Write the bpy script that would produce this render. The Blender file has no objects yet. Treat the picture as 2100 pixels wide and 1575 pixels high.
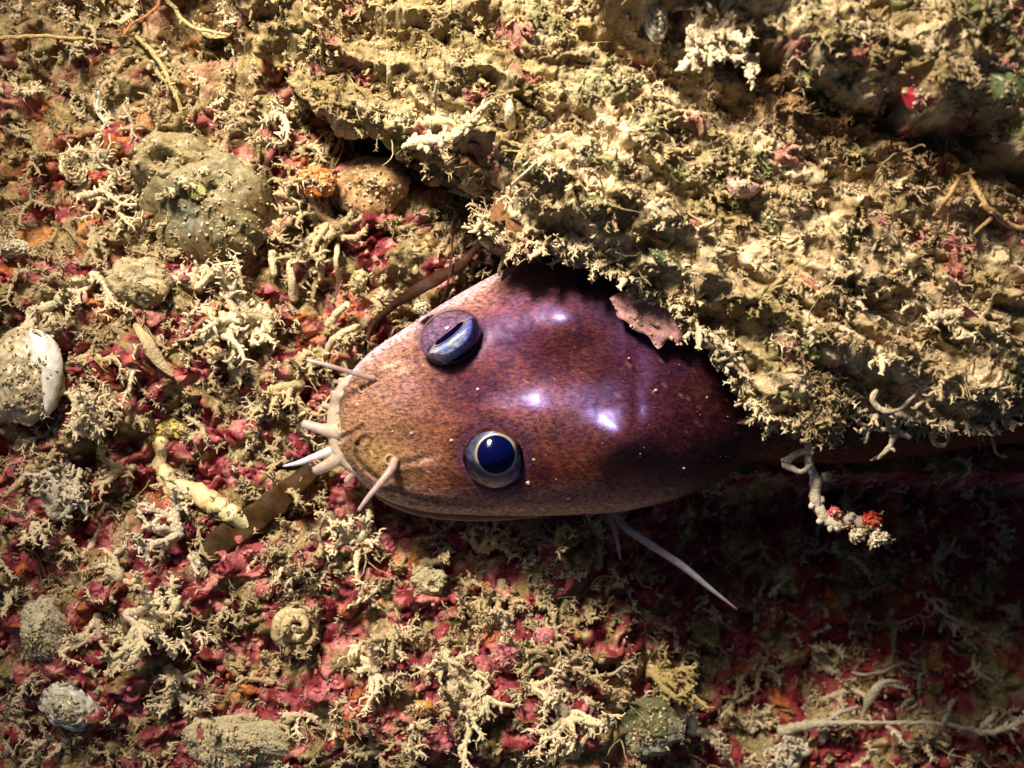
import bpy, math, random
import numpy as np
from mathutils import Vector, Matrix, Quaternion

# ------------------------------------------------------------------ camera, sky, sun
# One Blender unit stands for one centimetre of this close-up.
sc = bpy.context.scene
sc.unit_settings.scale_length = 0.01
D = 30.0                                           # camera distance from the rock face (z = 0)
cam_data = bpy.data.cameras.new('camera')
cam = bpy.data.objects.new('camera', cam_data)
sc.collection.objects.link(cam)
cam.location = (0, 0, D)
cam_data.sensor_width = 36
cam_data.lens = 36 * D / 21.0
cam_data.clip_start = 0.1
cam_data.clip_end = 400
cam_data.dof.use_dof = True
cam_data.dof.focus_distance = D - 1.9
cam_data.dof.aperture_fstop = 0.20
sc.camera = cam

TO_SUN = Vector((-0.36, 0.60, 0.86)).normalized()
elev = math.asin(TO_SUN.z)
world = bpy.data.worlds.new('World')
sc.world = world
world.use_nodes = True
wn = world.node_tree
wn.nodes.clear()
wo = wn.nodes.new('ShaderNodeOutputWorld')
wb = wn.nodes.new('ShaderNodeBackground')
sky = wn.nodes.new('ShaderNodeTexSky')
sky.sky_type = 'NISHITA'
sky.sun_disc = False
sky.sun_elevation = elev
sky.sun_rotation = math.atan2(TO_SUN.x, TO_SUN.y)
wb.inputs['Strength'].default_value = 0.022
wn.links.new(sky.outputs[0], wb.inputs[0])
wn.links.new(wb.outputs[0], wo.inputs[0])

sl = bpy.data.lights.new('sun', 'SUN')              # what daylight reaches this depth: very little
sl.energy = 0.35
sl.angle = math.radians(12.0)
sl.color = (1.0, 0.95, 0.88)
sun = bpy.data.objects.new('sun', sl)
sun.rotation_euler = TO_SUN.to_track_quat('Z', 'Y').to_euler()
sun.location = TO_SUN * 40
sc.collection.objects.link(sun)

# the photographer's torch, upper left of the camera: the photograph is lit by it alone
tl = bpy.data.lights.new('torch', 'SPOT')
tl.energy = 98000
tl.color = (1.0, 0.885, 0.73)
tl.shadow_soft_size = 2.8
tl.spot_size = math.radians(56)
tl.spot_blend = 1.0
torch = bpy.data.objects.new('torch', tl)
torch.location = (-9.5, 21.0, 23.0)
torch.rotation_euler = (Vector(torch.location) - Vector((0.4, 2.8, 0))).to_track_quat('Z', 'Y').to_euler()
sc.collection.objects.link(torch)

sc.view_settings.view_transform = 'Standard'
sc.view_settings.look = 'None'
sc.view_settings.exposure = 0.5
sc.view_settings.gamma = 1.0
sc.view_settings.use_curve_mapping = False

# ------------------------------------------------------------------ helpers
rs = np.random.RandomState(7)
_perm = rs.randint(0, 2**31 - 1, 4096).astype(np.int64)


def _hash(ix, iy, seed):
    h = _perm[(ix + seed * 131) & 4095]
    return _perm[(h + iy) & 4095]


def gnoise(x, y, seed=0):
    """2D gradient noise, about -1..1"""
    ix = np.floor(x).astype(np.int64)
    iy = np.floor(y).astype(np.int64)
    fx = x - ix
    fy = y - iy
    u = fx * fx * fx * (fx * (fx * 6 - 15) + 10)
    v = fy * fy * fy * (fy * (fy * 6 - 15) + 10)

    def g(i, j, dx, dy):
        a = (_hash(ix + i, iy + j, seed) & 1023) * (2 * math.pi / 1024)
        return np.cos(a) * dx + np.sin(a) * dy
    n00 = g(0, 0, fx, fy)
    n10 = g(1, 0, fx - 1, fy)
    n01 = g(0, 1, fx, fy - 1)
    n11 = g(1, 1, fx - 1, fy - 1)
    return 1.5 * ((n00 * (1 - u) + n10 * u) * (1 - v) + (n01 * (1 - u) + n11 * u) * v)


def fbm(x, y, oct=4, seed=0, gain=0.5):
    s = 0
    a = 1.0
    f = 1.0
    for o in range(oct):
        s = s + a * gnoise(x * f, y * f, seed + o * 7)
        a *= gain
        f *= 2.03
    return s


def worley(x, y, seed=0):
    """returns F1 distance and a random id 0..1 of the nearest cell"""
    ix = np.floor(x).astype(np.int64)
    iy = np.floor(y).astype(np.int64)
    best = np.full(x.shape, 9.0)
    idv = np.zeros(x.shape)
    for i in (-1, 0, 1):
        for j in (-1, 0, 1):
            h = _hash(ix + i, iy + j, seed)
            px = ix + i + (h & 1023) / 1023.0
            py = iy + j + ((h >> 10) & 1023) / 1023.0
            d = (px - x) ** 2 + (py - y) ** 2
            m = d < best
            best = np.where(m, d, best)
            idv = np.where(m, ((h >> 20) & 1023) / 1023.0, idv)
    return np.sqrt(best), idv


def sst(a, b, x):
    t = np.clip((x - a) / (b - a), 0, 1)
    return t * t * (3 - 2 * t)


def mix(a, b, t):
    t = np.asarray(t)[..., None]
    return np.asarray(a) * (1 - t) + np.asarray(b) * t


def at(px, py, z=0.0):
    """photograph pixel and depth -> world point"""
    k = (D - z) / D
    return np.array(((px - 1050) / 100.0 * k, (787.5 - py) / 100.0 * k, z))


def mesh_from(name, V, quads=None, tris=None, col=None, mat=None, smooth=True, parent=None, origin=None):
    V = np.asarray(V, dtype=np.float64)
    if origin is not None:
        V = V - np.asarray(origin)
    me = bpy.data.meshes.new(name)
    nq = 0 if quads is None else len(quads)
    nt = 0 if tris is None else len(tris)
    me.vertices.add(len(V))
    me.vertices.foreach_set('co', V.astype(np.float32).ravel())
    idx = []
    if nq:
        idx.append(np.asarray(quads, dtype=np.int32).ravel())
    if nt:
        idx.append(np.asarray(tris, dtype=np.int32).ravel())
    idx = np.concatenate(idx)
    me.loops.add(len(idx))
    me.loops.foreach_set('vertex_index', idx)
    me.polygons.add(nq + nt)
    st = np.concatenate([np.arange(nq) * 4, nq * 4 + np.arange(nt) * 3]).astype(np.int32)
    me.polygons.foreach_set('loop_start', st)
    me.polygons.foreach_set('use_smooth', np.full(nq + nt, smooth))
    if col is not None:
        c = np.ones((len(V), 4), dtype=np.float32)
        c[:, :3] = np.clip(col, 0, 1)
        at_ = me.color_attributes.new('Col', 'FLOAT_COLOR', 'POINT')
        at_.data.foreach_set('color', c.ravel())
    me.update(calc_edges=True)
    me.validate()
    if mat:
        me.materials.append(mat)
    o = bpy.data.objects.new(name, me)
    sc.collection.objects.link(o)
    if parent is not None:
        o.parent = parent
    if origin is not None and parent is None:
        o.location = origin
    return o


class Acc:
    """collects vertices, quads, triangles and colours for one mesh"""

    def __init__(self):
        self.V, self.Q, self.T, self.C, self.n = [], [], [], [], 0

    def add(self, V, Q=None, T=None, C=(0.5, 0.5, 0.5)):
        V = np.asarray(V, dtype=np.float64)
        self.V.append(V)
        if Q is not None and len(Q):
            self.Q.append(np.asarray(Q) + self.n)
        if T is not None and len(T):
            self.T.append(np.asarray(T) + self.n)
        C = np.asarray(C, dtype=np.float64)
        if C.ndim == 1:
            C = np.tile(C, (len(V), 1))
        self.C.append(C)
        self.n += len(V)

    def arrays(self):
        return (np.concatenate(self.V), np.concatenate(self.Q) if self.Q else None,
                np.concatenate(self.T) if self.T else None, np.concatenate(self.C))

    def build(self, name, mat, parent=None, origin=None, smooth=True):
        V, Q, T, C = self.arrays()
        return mesh_from(name, V, Q, T, C, mat, smooth, parent, origin)


def tube_arrays(P, R, k=6, rng=None, jit=0.0, flat=None):
    """tapered tube along P with round tip; flat=(ux,uy,uz,ratio) squashes the section"""
    P = np.asarray(P, dtype=np.float64)
    R = np.asarray(R, dtype=np.float64)
    n = len(P)
    T = np.gradient(P, axis=0)
    T /= np.linalg.norm(T, axis=1)[:, None] + 1e-9
    up = np.array([0.13, 0.21, 0.97])
    if abs(T[0] @ up) > 0.9:
        up = np.array([0.97, 0.1, 0.2])
    A = np.cross(T, up)
    A /= np.linalg.norm(A, axis=1)[:, None] + 1e-9
    B = np.cross(T, A)
    ang = np.arange(k) * 2 * math.pi / k
    rr = np.repeat(R[:, None], k, 1)
    if rng is not None and jit:
        rr = rr * (1 + jit * (rng.rand(n, k) - 0.5) * 2)
    fb = 1.0 if flat is None else flat
    V = (P[:, None, :] + rr[..., None] * (np.cos(ang)[None, :, None] * A[:, None, :]
                                          + fb * np.sin(ang)[None, :, None] * B[:, None, :]))
    V = V.reshape(-1, 3)
    V = np.vstack([V, P[0] - T[0] * R[0] * 0.5, P[-1] + T[-1] * R[-1] * 0.7])
    i = np.arange(n - 1)[:, None] * k
    j = np.arange(k)[None, :]
    j2 = (j + 1) % k
    Q = np.stack([i + j, i + k + j, i + k + j2, i + j2], -1).reshape(-1, 4)
    j = np.arange(k)
    j2 = (j + 1) % k
    T1 = np.stack([np.full(k, n * k), j, j2], -1)
    o = (n - 1) * k
    T2 = np.stack([np.full(k, n * k + 1), o + j2, o + j], -1)
    return V, Q, np.vstack([T1, T2])


def spline(pts, n):
    """Catmull-Rom through pts"""
    P = np.asarray(pts, dtype=np.float64)
    m = len(P)
    t = np.linspace(0, m - 1, n)
    i = np.clip(np.floor(t).astype(int), 0, m - 2)
    f = (t - i)[:, None]
    g = lambda k: P[np.clip(k, 0, m - 1)]
    p0, p1, p2, p3 = g(i - 1), g(i), g(i + 1), g(i + 2)
    return 0.5 * (2 * p1 + (p2 - p0) * f + (2 * p0 - 5 * p1 + 4 * p2 - p3) * f * f + (3 * p1 - p0 - 3 * p2 + p3) * f ** 3)


def tag(o, label=None, cat=None, group=None, kind=None):
    if label:
        o['label'] = label
    if cat:
        o['category'] = cat
    if group:
        o['group'] = group
    if kind:
        o['kind'] = kind
    return o


def empty(name, loc):
    o = bpy.data.objects.new(name, None)
    o.empty_display_size = 0.2
    sc.collection.objects.link(o)
    o.location = loc
    return o


def child(o, parent):
    """parent a mesh that was built in world space"""
    o.parent = parent
    o.location = -Vector(parent.location)
    return o


# ------------------------------------------------------------------ materials
def nodemat(name):
    m = bpy.data.materials.new(name)
    m.use_nodes = True
    nt = m.node_tree
    return m, nt, nt.nodes['Principled BSDF']


def crust_material(name, rough=0.75, spec=0.35, fine=26, bump=0.5, vary=0.55, sss=0.0, coat=0.0, trans=0.0):
    """colour of the growth comes from its own colour attribute, broken up by fine noise"""
    m, nt, b = nodemat(name)
    N = nt.nodes.new
    L = nt.links.new
    ca = N('ShaderNodeAttribute')
    ca.attribute_name = 'Col'
    geo = N('ShaderNodeNewGeometry')
    n1 = N('ShaderNodeTexNoise')
    n1.inputs['Scale'].default_value = fine
    n1.inputs['Detail'].default_value = 4
    n1.inputs['Roughness'].default_value = 0.65
    L(geo.outputs['Position'], n1.inputs['Vector'])
    mr = N('ShaderNodeMapRange')
    mr.inputs['From Min'].default_value = 0.3
    mr.inputs['From Max'].default_value = 0.7
    mr.inputs['To Min'].default_value = 1 - vary
    mr.inputs['To Max'].default_value = 1 + vary * 0.8
    L(n1.outputs['Fac'], mr.inputs['Value'])
    vm = N('ShaderNodeVectorMath')
    vm.operation = 'SCALE'
    L(ca.outputs['Color'], vm.inputs[0])
    L(mr.outputs['Result'], vm.inputs['Scale'])
    L(vm.outputs['Vector'], b.inputs['Base Color'])
    bp = N('ShaderNodeBump')
    bp.inputs['Strength'].default_value = bump
    bp.inputs['Distance'].default_value = 0.05
    L(n1.outputs['Fac'], bp.inputs['Height'])
    L(bp.outputs['Normal'], b.inputs['Normal'])
    b.inputs['Roughness'].default_value = rough
    b.inputs['Specular IOR Level'].default_value = spec
    if sss:
        b.inputs['Subsurface Weight'].default_value = sss
        b.inputs['Subsurface Radius'].default_value = (0.12, 0.06, 0.03)
        b.inputs['Subsurface Scale'].default_value = 1.0
    if coat:
        b.inputs['Coat Weight'].default_value = coat
        b.inputs['Coat Roughness'].default_value = 0.15
    if trans:
        b.inputs['Transmission Weight'].default_value = trans
        b.inputs['IOR'].default_value = 1.1
    return m


M_rock = crust_material('crusted_rock', rough=0.7, spec=0.25, fine=14, bump=0.9, vary=0.6)
M_ledge = crust_material('turf_crust', rough=0.8, spec=0.25, fine=20, bump=0.8, vary=0.5)
M_turf = crust_material('branching_crust', rough=0.7, spec=0.3, fine=20, bump=1.0, vary=0.45)
M_hard = crust_material('chalky_tube', rough=0.5, spec=0.45, fine=16, bump=0.35, vary=0.3)
M_flesh = crust_material('soft_flesh', rough=0.5, spec=0.35, fine=12, bump=0.5, vary=0.45, sss=0.4, coat=0.08)
M_weed = crust_material('seaweed', rough=0.6, spec=0.12, fine=9, bump=0.4, vary=0.5)
M_pearl = crust_material('pearly_shell', rough=0.3, spec=0.6, fine=8, bump=0.3, vary=0.25, coat=0.3)
M_gloss = crust_material('glossy_scale', rough=0.3, spec=0.6, fine=10, bump=0.5, vary=0.5, coat=0.4)

# palette (real surface colours)
TAN = np.array((0.42, 0.315, 0.17))
PALE = np.array((0.66, 0.53, 0.33))
KHAKI = np.array((0.27, 0.20, 0.075))
OLIVE = np.array((0.15, 0.125, 0.040))
BROWN = np.array((0.17, 0.075, 0.025))
PINK = np.array((0.40, 0.105, 0.115))
RED = np.array((0.17, 0.014, 0.020))
ROSE = np.array((0.55, 0.22, 0.18))
ORANGE = np.array((0.50, 0.17, 0.035))
CREAM = np.array((0.72, 0.60, 0.36))

# ------------------------------------------------------------------ shape of the rock face
def gauss(px, py, cx, cy, rx, ry=None):
    ry = ry or rx
    return np.exp(-(((px - cx) / rx) ** 2 + ((py - cy) / ry) ** 2))


def base_height(x, y):
    px = x * 100 + 1050
    py = 787.5 - y * 100
    z = 0.55 * fbm(x * 0.30, y * 0.36, 3, 3)
    # dark hollow under the overhang on the right
    rec = sst(1080, 1620, px) * sst(930, 1060, py + 0 * px) * (1 - 0.22 * sst(1400, 1600, py))
    rec = np.maximum(rec, sst(1350, 1600, px) * (1 - sst(930, 1000, py)))
    z -= 4.2 * rec
    z -= 0.9 * gauss(px, py, 1000, 800, 420, 300)             # bed of the fish
    z -= 1.1 * gauss(px, py, 760, 300, 110, 80)               # red hollow below the ledge
    z -= 0.9 * gauss(px, py, 410, 100, 90, 60)
    z -= 0.5 * gauss(px, py, 580, 1060, 120, 60)
    z += 0.5 * gauss(px, py, 150, 780, 260, 300)
    z += 0.4 * gauss(px, py, 500, 1500, 300, 120)
    # lumps and pits
    wx = x + 0.25 * gnoise(x * 1.3, y * 1.3, 90)
    wy = y + 0.25 * gnoise(x * 1.3, y * 1.3, 91)
    z += 0.42 * fbm(wx * 1.1, wy * 1.3, 3, 11)
    w1, id1 = worley(wx * 1.9, wy * 2.4, 5)
    z += 0.30 * (0.55 - w1)
    w2, id2 = worley(wx * 4.6, wy * 5.2, 6)
    z += 0.17 * (0.5 - w2)
    w3, id3 = worley(x * 10.5, y * 11.5, 8)
    z += 0.055 * (0.5 - w3)
    z += 0.05 * fbm(x * 9, y * 9, 2, 21)
    return z, (w1, id1, w2, id2, w3, id3)


def pink_mask(x, y):
    py = 787.5 - y * 100
    v = fbm(x * 1.2, y * 1.5, 4, 41) + 0.35 * fbm(x * 0.5, y * 0.6, 2, 31) + 0.3 * (sst(450, 700, py) - 0.5)
    return sst(-0.08, 0.34, v + 0.10 + 0.10 * sst(800, 1100, py))


def base_color(x, y, z, ws):
    px = x * 100 + 1050
    py = 787.5 - y * 100
    w1, id1, w2, id2, w3, id3 = ws
    n = fbm(x * 0.55, y * 0.65, 3, 31)
    n2 = fbm(x * 1.7, y * 2.1, 3, 41)
    n3 = fbm(x * 5, y * 5, 2, 51)
    c = mix(KHAKI * 0.9, TAN * 0.85, sst(-0.4, 0.5, n3))
    c = mix(c, BROWN, sst(0.0, 0.6, fbm(x * 2.6, y * 2.6, 2, 61)) * 0.7)
    pinkness = pink_mask(x, y)
    left = 1 - 0.6 * sst(300, 100, py)
    pk = mix(RED, PINK, sst(0.25, 0.75, id2))
    pk = mix(pk, ROSE, (id2 > 0.80) * 0.8)
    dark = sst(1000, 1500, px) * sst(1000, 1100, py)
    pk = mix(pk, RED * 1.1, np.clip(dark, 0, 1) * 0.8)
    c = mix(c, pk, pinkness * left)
    c = mix(c, ORANGE, ((id1 > 0.90) & (w2 < 0.5)) * 0.6)
    c = mix(c, OLIVE, sst(0.25, 0.6, n) * 0.6 * (1 - pinkness))
    c = mix(c, ORANGE * 0.8, 0.7 * gauss(px, py, 640, 370, 60, 45))
    c = mix(c, RED, 0.8 * gauss(px, py, 745, 300, 80, 40))
    c = mix(c, ORANGE * 0.7, 0.6 * gauss(px, py, 90, 330, 130, 60))
    return c * (0.75 + 0.5 * id3)[..., None]


def axis_coords(lo, hi, step, far, grow=1.16):
    mid = list(np.arange(lo, hi, step))
    out, s, v = [], step, lo
    while v > -far:
        s *= grow
        v -= s
        out.append(v)
    res = out[::-1] + mid
    s, v = step, mid[-1]
    while v < far:
        s *= grow
        v += s
        res.append(v)
    return np.array(res)


def grid_faces(ny, nx, keep=None):
    i = np.arange(ny - 1)[:, None] * nx
    j = np.arange(nx - 1)[None, :]
    Q = np.stack([i + j, i + j + 1, i + j + nx + 1, i + j + nx], -1).reshape(-1, 4)
    # rows run downwards so flip to face +z
    return Q[:, ::-1] if keep is None else Q[:, ::-1][keep]


xs = axis_coords(-11.2, 11.3, 0.052, 60)
ys = axis_coords(-8.5, 8.3, 0.052, 45)[::-1]
X, Y = np.meshgrid(xs, ys)
Z, ws = base_height(X, Y)
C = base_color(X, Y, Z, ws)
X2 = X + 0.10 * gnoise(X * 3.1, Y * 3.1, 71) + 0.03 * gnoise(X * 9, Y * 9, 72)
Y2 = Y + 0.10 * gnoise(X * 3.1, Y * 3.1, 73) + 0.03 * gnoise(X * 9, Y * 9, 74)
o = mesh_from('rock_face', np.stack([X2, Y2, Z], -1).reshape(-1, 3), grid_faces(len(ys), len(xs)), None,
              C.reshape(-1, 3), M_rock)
tag(o, kind='structure')

# ---- the crusted ledge that overhangs the fish
EDGE = [(330, -260), (430, -60), (500, 60), (560, 120), (620, 195), (690, 240), (790, 275), (850, 300), (905, 330), (985, 395),
        (1000, 470), (1055, 515), (1130, 505), (1215, 545), (1290, 560), (1360, 620), (1440, 690), (1490, 745),
        (1535, 830), (1600, 880), (1660, 895), (1730, 840), (1850, 850), (1960, 880), (2100, 850), (2400, 880)]
EDGE2 = [(1080, -260), (1150, -60), (1215, 40), (1290, 85), (1370, 100), (1440, 125), (1510, 130), (1560, 190), (1640, 215), (1700, 262),
         (1770, 250), (1800, 300), (1920, 290), (2000, 340), (2100, 400), (2400, 470)]


def edge_dist(px, py, E):
    """signed distance in cm, positive above/right of the edge line"""
    E = np.array(E, dtype=float)
    best = np.full(px.shape, 1e9)
    for a, b in zip(E[:-1], E[1:]):
        d = b - a
        t = np.clip(((px - a[0]) * d[0] + (py - a[1]) * d[1]) / (d @ d), 0, 1)
        q = (px - a[0] - t * d[0]) ** 2 + (py - a[1] - t * d[1]) ** 2
        best = np.minimum(best, q)
    # inside test against the line continued as a function of x
    yi = np.interp(px, E[:, 0], E[:, 1])
    s = np.where(py < yi, 1.0, -1.0)
    return np.sqrt(best) / 100 * s


def ledge_height(x, y):
    px0 = x * 100 * 0.91 + 1050      # perspective of the raised surface
    py0 = 787.5 - y * 100 * 0.91
    k = 1.11
    px = (x * 100) * k + 1050
    py = 787.5 - (y * 100) * k
    wob = 0.16 * fbm(x * 1.6, y * 1.6, 3, 101) + 0.05 * gnoise(x * 7, y * 7, 107)
    d1 = edge_dist(px, py, EDGE) + wob
    d2 = edge_dist(px, py, EDGE2) + 0.25 * fbm(x * 1.3, y * 1.3, 4, 111)
    thick = 1.9 + 1.4 * sst(700, 1200, px)
    round_ = np.sqrt(np.clip(d1 / 1.1, 0, 1))
    z = 1.9 - 1.2 * (1 - sst(700, 1000, px)) + (thick - 0.9) * round_ * 0.75
    z += 1.9 * np.sqrt(sst(-0.10, 0.9, d2))
    # folds that run down to the right, as on a big old shell
    u = (x * 0.88 - y * 0.47) + 0.3 * gnoise(x * 0.5, y * 0.5, 125)
    v = (x * 0.47 + y * 0.88) + 0.25 * gnoise(x * 0.8, y * 0.8, 126)
    z += 1.05 * (0.45 - np.abs(gnoise(u * 0.25, v * 0.90, 121))) + 0.50 * (0.4 - np.abs(gnoise(u * 0.5, v * 2.1, 122)))
    z += 0.22 * (0.35 - np.abs(gnoise(u * 0.9, v * 4.6, 123)))
    wx = x + 0.2 * gnoise(x * 1.7, y * 1.7, 190)
    wy = y + 0.2 * gnoise(x * 1.7, y * 1.7, 191)
    z += 0.20 * fbm(wx * 1.5, wy * 1.8, 3, 131)
    w2, id2 = worley(u * 2.2, v * 4.2, 15)
    z += 0.13 * (0.5 - w2)
    w3, id3 = worley(wx * 8.0, wy * 8.5, 18)
    z += 0.10 * (0.5 - w3)
    z += 0.07 * fbm(x * 14, y * 14, 2, 141)
    return z, d1, d2, id2, id3, w3


def ledge_color(x, y, d2, id2, id3):
    px = x * 111 + 1050
    py = 787.5 - y * 111
    u = x * 0.88 - y * 0.47
    v = x * 0.47 + y * 0.88
    n = fbm(u * 0.4, v * 1.1, 3, 151)
    n2 = fbm(u * 1.0, v * 3.0, 3, 161)
    c = mix(TAN * 1.05, PALE * 1.0, sst(-0.3, 0.4, n2))
    c = mix(c, KHAKI, sst(0.1, 0.7, fbm(u * 0.7, v * 2.4, 3, 171)) * 0.8)
    c = mix(c, OLIVE * 1.4, sst(0.2, 0.6, n) * 0.5)
    c = mix(c, KHAKI * 0.9, (1 - sst(900, 1400, px)) * (1 - sst(150, 300, py)) * 0.6)
    amber = sst(0.25, -0.1, d2) * sst(-1.4, -0.2, d2) * sst(1350, 1500, px)  # brown shade under the upper ledge, painted into the crust colour
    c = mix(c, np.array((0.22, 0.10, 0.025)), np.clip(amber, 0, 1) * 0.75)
    c = mix(c, PINK * 0.9, ((id2 > 0.93) & (id3 > 0.3)) * 0.7)
    c = mix(c, np.array((0.16, 0.20, 0.07)), ((id2 > 0.06) & (id2 < 0.12)) * 0.6)
    return c * np.array((0.93, 0.90, 0.88)) * (0.72 + 0.5 * id3)[..., None]


lx = axis_coords(-5.9, 10.4, 0.036, 26)
lx = lx[lx > -8]
ly = axis_coords(-2.2, 7.6, 0.036, 24)
ly = ly[ly > -3][::-1]
LX, LY = np.meshgrid(lx, ly)
LZ, d1, d2, id2, id3, w3 = ledge_height(LX, LY)
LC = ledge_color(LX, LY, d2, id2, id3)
LXX = LX + 0.09 * gnoise(LX * 3.3, LY * 3.3, 181) + 0.03 * gnoise(LX * 11, LY * 11, 182)
LYY = LY + 0.09 * gnoise(LX * 3.3, LY * 3.3, 183) + 0.03 * gnoise(LX * 11, LY * 11, 184)
# the rim rolls under: outside the edge the sheet goes down and back inwards
ny, nx = LX.shape
out = np.clip(-d1, 0, 1)
ins = d1 > -0.55
gy, gx = np.gradient(d1, ly, lx)
gl = np.sqrt(gx ** 2 + gy ** 2) + 1e-6
back = np.where(out > 0, out * 1.55, 0)
LXX = LXX + gx / gl * back
LYY = LYY + gy / gl * back
LZ = LZ - np.where(out > 0, 3.2 * out ** 0.85, 0)
q_in = (ins[:-1, :-1] & ins[1:, :-1] & ins[:-1, 1:] & ins[1:, 1:]).reshape(-1)
Q = grid_faces(ny, nx, q_in)
V = np.stack([LXX, LYY, LZ], -1).reshape(-1, 3)
used = np.zeros(len(V), bool)
used[Q.ravel()] = True
remap = np.cumsum(used) - 1
# underside: a coarse sheet 1.6 cm lower closes the ledge from below
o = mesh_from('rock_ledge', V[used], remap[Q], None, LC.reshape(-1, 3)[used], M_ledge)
tag(o, kind='structure')
s6 = 6
UV = V.reshape(ny, nx, 3)[::s6, ::s6].copy()
ud = d1[::s6, ::s6]
UV[..., 2] = 1.35 + 0.25 * gnoise(UV[..., 0] * 1.5, UV[..., 1] * 1.5, 5) + 1.3 * sst(700, 1000, UV[..., 0] * 111 + 1050)
UV[..., 2] = np.where(UV[..., 0] < -1.5, 0.6, UV[..., 2])
un = ud > 0.1
qk = (un[:-1, :-1] & un[1:, :-1] & un[:-1, 1:] & un[1:, 1:]).reshape(-1)
Q = grid_faces(UV.shape[0], UV.shape[1], qk)[:, ::-1]
V = UV.reshape(-1, 3)
used = np.zeros(len(V), bool)
used[Q.ravel()] = True
remap = np.cumsum(used) - 1
o = mesh_from('rock_ledge_underside', V[used], remap[Q], None, np.tile(BROWN, (used.sum(), 1)), M_rock)
tag(o, kind='structure')
del X, Y, Z, C, X2, Y2, ws


def top_z(x, y):
    """height of whatever rock is nearest the camera, and whether it is the ledge"""
    x = np.atleast_1d(np.asarray(x, float))
    y = np.atleast_1d(np.asarray(y, float))
    zb, _ = base_height(x, y)
    zl, d1, d2, a, b, c = ledge_height(x, y)
    on = d1 > 0.02
    return np.where(on, zl, zb), on, d1


def on_rock(px, py, lift=0.0):
    z = 0.0
    for _ in range(6):
        p = at(px, py, z)
        zz, _, _ = top_z(p[0], p[1])
        z = 0.5 * z + 0.5 * float(zz[0]) if _ is not None else float(zz[0])
    p = at(px, py, z + lift)
    return p


# ------------------------------------------------------------------ branching growths
def antler(rng, size=1.0, arms=4, steps=7, r0=0.045, dir0=None, spread=2.4, lift=0.35, stub=0.8, k=5, depth=2, col=TAN, curl=0.5, taper=0.6, stubl=(0.06, 0.13), sk=4, stp=0.10):
    """knobbly, antler-like branching crust lying mostly sideways; local space, base at 0"""
    acc = Acc()

    def arm(p, ang, el, n, r, lvl):
        P = [p]
        A = ang
        E = el
        step = stp * size
        turn = rng.uniform(-curl, curl) * 0.4
        for i in range(n):
            A += turn + rng.uniform(-0.35, 0.35)
            E += rng.uniform(-0.3, 0.3) - 0.06 * (E - 0.1)
            q = P[-1] + step * np.array((math.cos(A) * math.cos(E), math.sin(A) * math.cos(E), math.sin(E)))
            P.append(q)
            rr = r * (1 - taper * i / n)
            if rng.rand() < stub:
                for sgn in ((1, -1) if rng.rand() < 0.5 else (rng.choice((-1, 1)),)):
                    a2 = A + sgn * rng.uniform(0.7, 1.5)
                    e2 = rng.uniform(-0.3, 0.9)
                    ln = rng.uniform(*stubl) * size
                    v = np.array((math.cos(a2) * math.cos(e2), math.sin(a2) * math.cos(e2), math.sin(e2)))
                    if sk == 3:
                        SP, sr = [q, q + v * ln], np.array((0.9, 0.45))
                    else:
                        SP, sr = [q, q + v * ln * 0.6, q + v * ln + rng.uniform(-0.02, 0.02, 3) * size], np.array((0.85, 0.7, 0.42))
                    V, Qd, T = tube_arrays(SP, sr * rr * rng.uniform(0.6, 1.0), sk, rng, 0.3)
                    acc.add(V, Qd, T, col * rng.uniform(0.85, 1.25))
            if lvl < depth and rng.rand() < 0.28 and i > 0:
                arm(q, A + rng.choice((-1, 1)) * rng.uniform(0.6, 1.2), E + rng.uniform(-0.2, 0.5), max(2, int(n * 0.55)), rr * 0.85, lvl + 1)
        P = np.array(P)
        R = r * (1 - taper * np.linspace(0, 1, len(P))) * rng.uniform(0.75, 1.3, len(P))
        V, Qd, T = tube_arrays(P, R, k, rng, 0.22)
        acc.add(V, Qd, T, col * rng.uniform(0.85, 1.15) * rng.uniform(0.94, 1.06, 3))
    for a in range(arms):
        a0 = (rng.uniform(0, 2 * math.pi) if dir0 is None else dir0 + rng.uniform(-spread / 2, spread / 2))
        arm(np.zeros(3), a0, rng.uniform(lift * 0.3, lift * 1.6), max(2, steps + rng.randint(-2, 3)), r0 * size * rng.uniform(0.8, 1.2), 0)
    return acc


def rotz(a):
    c, s = math.cos(a), math.sin(a)
    return np.array(((c, -s, 0), (s, c, 0), (0, 0, 1)))


def rand_tilt(rng, amt):
    a, b = rng.uniform(-amt, amt, 2)
    return np.array(Matrix.Rotation(a, 3, 'X') @ Matrix.Rotation(b, 3, 'Y'))


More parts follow.
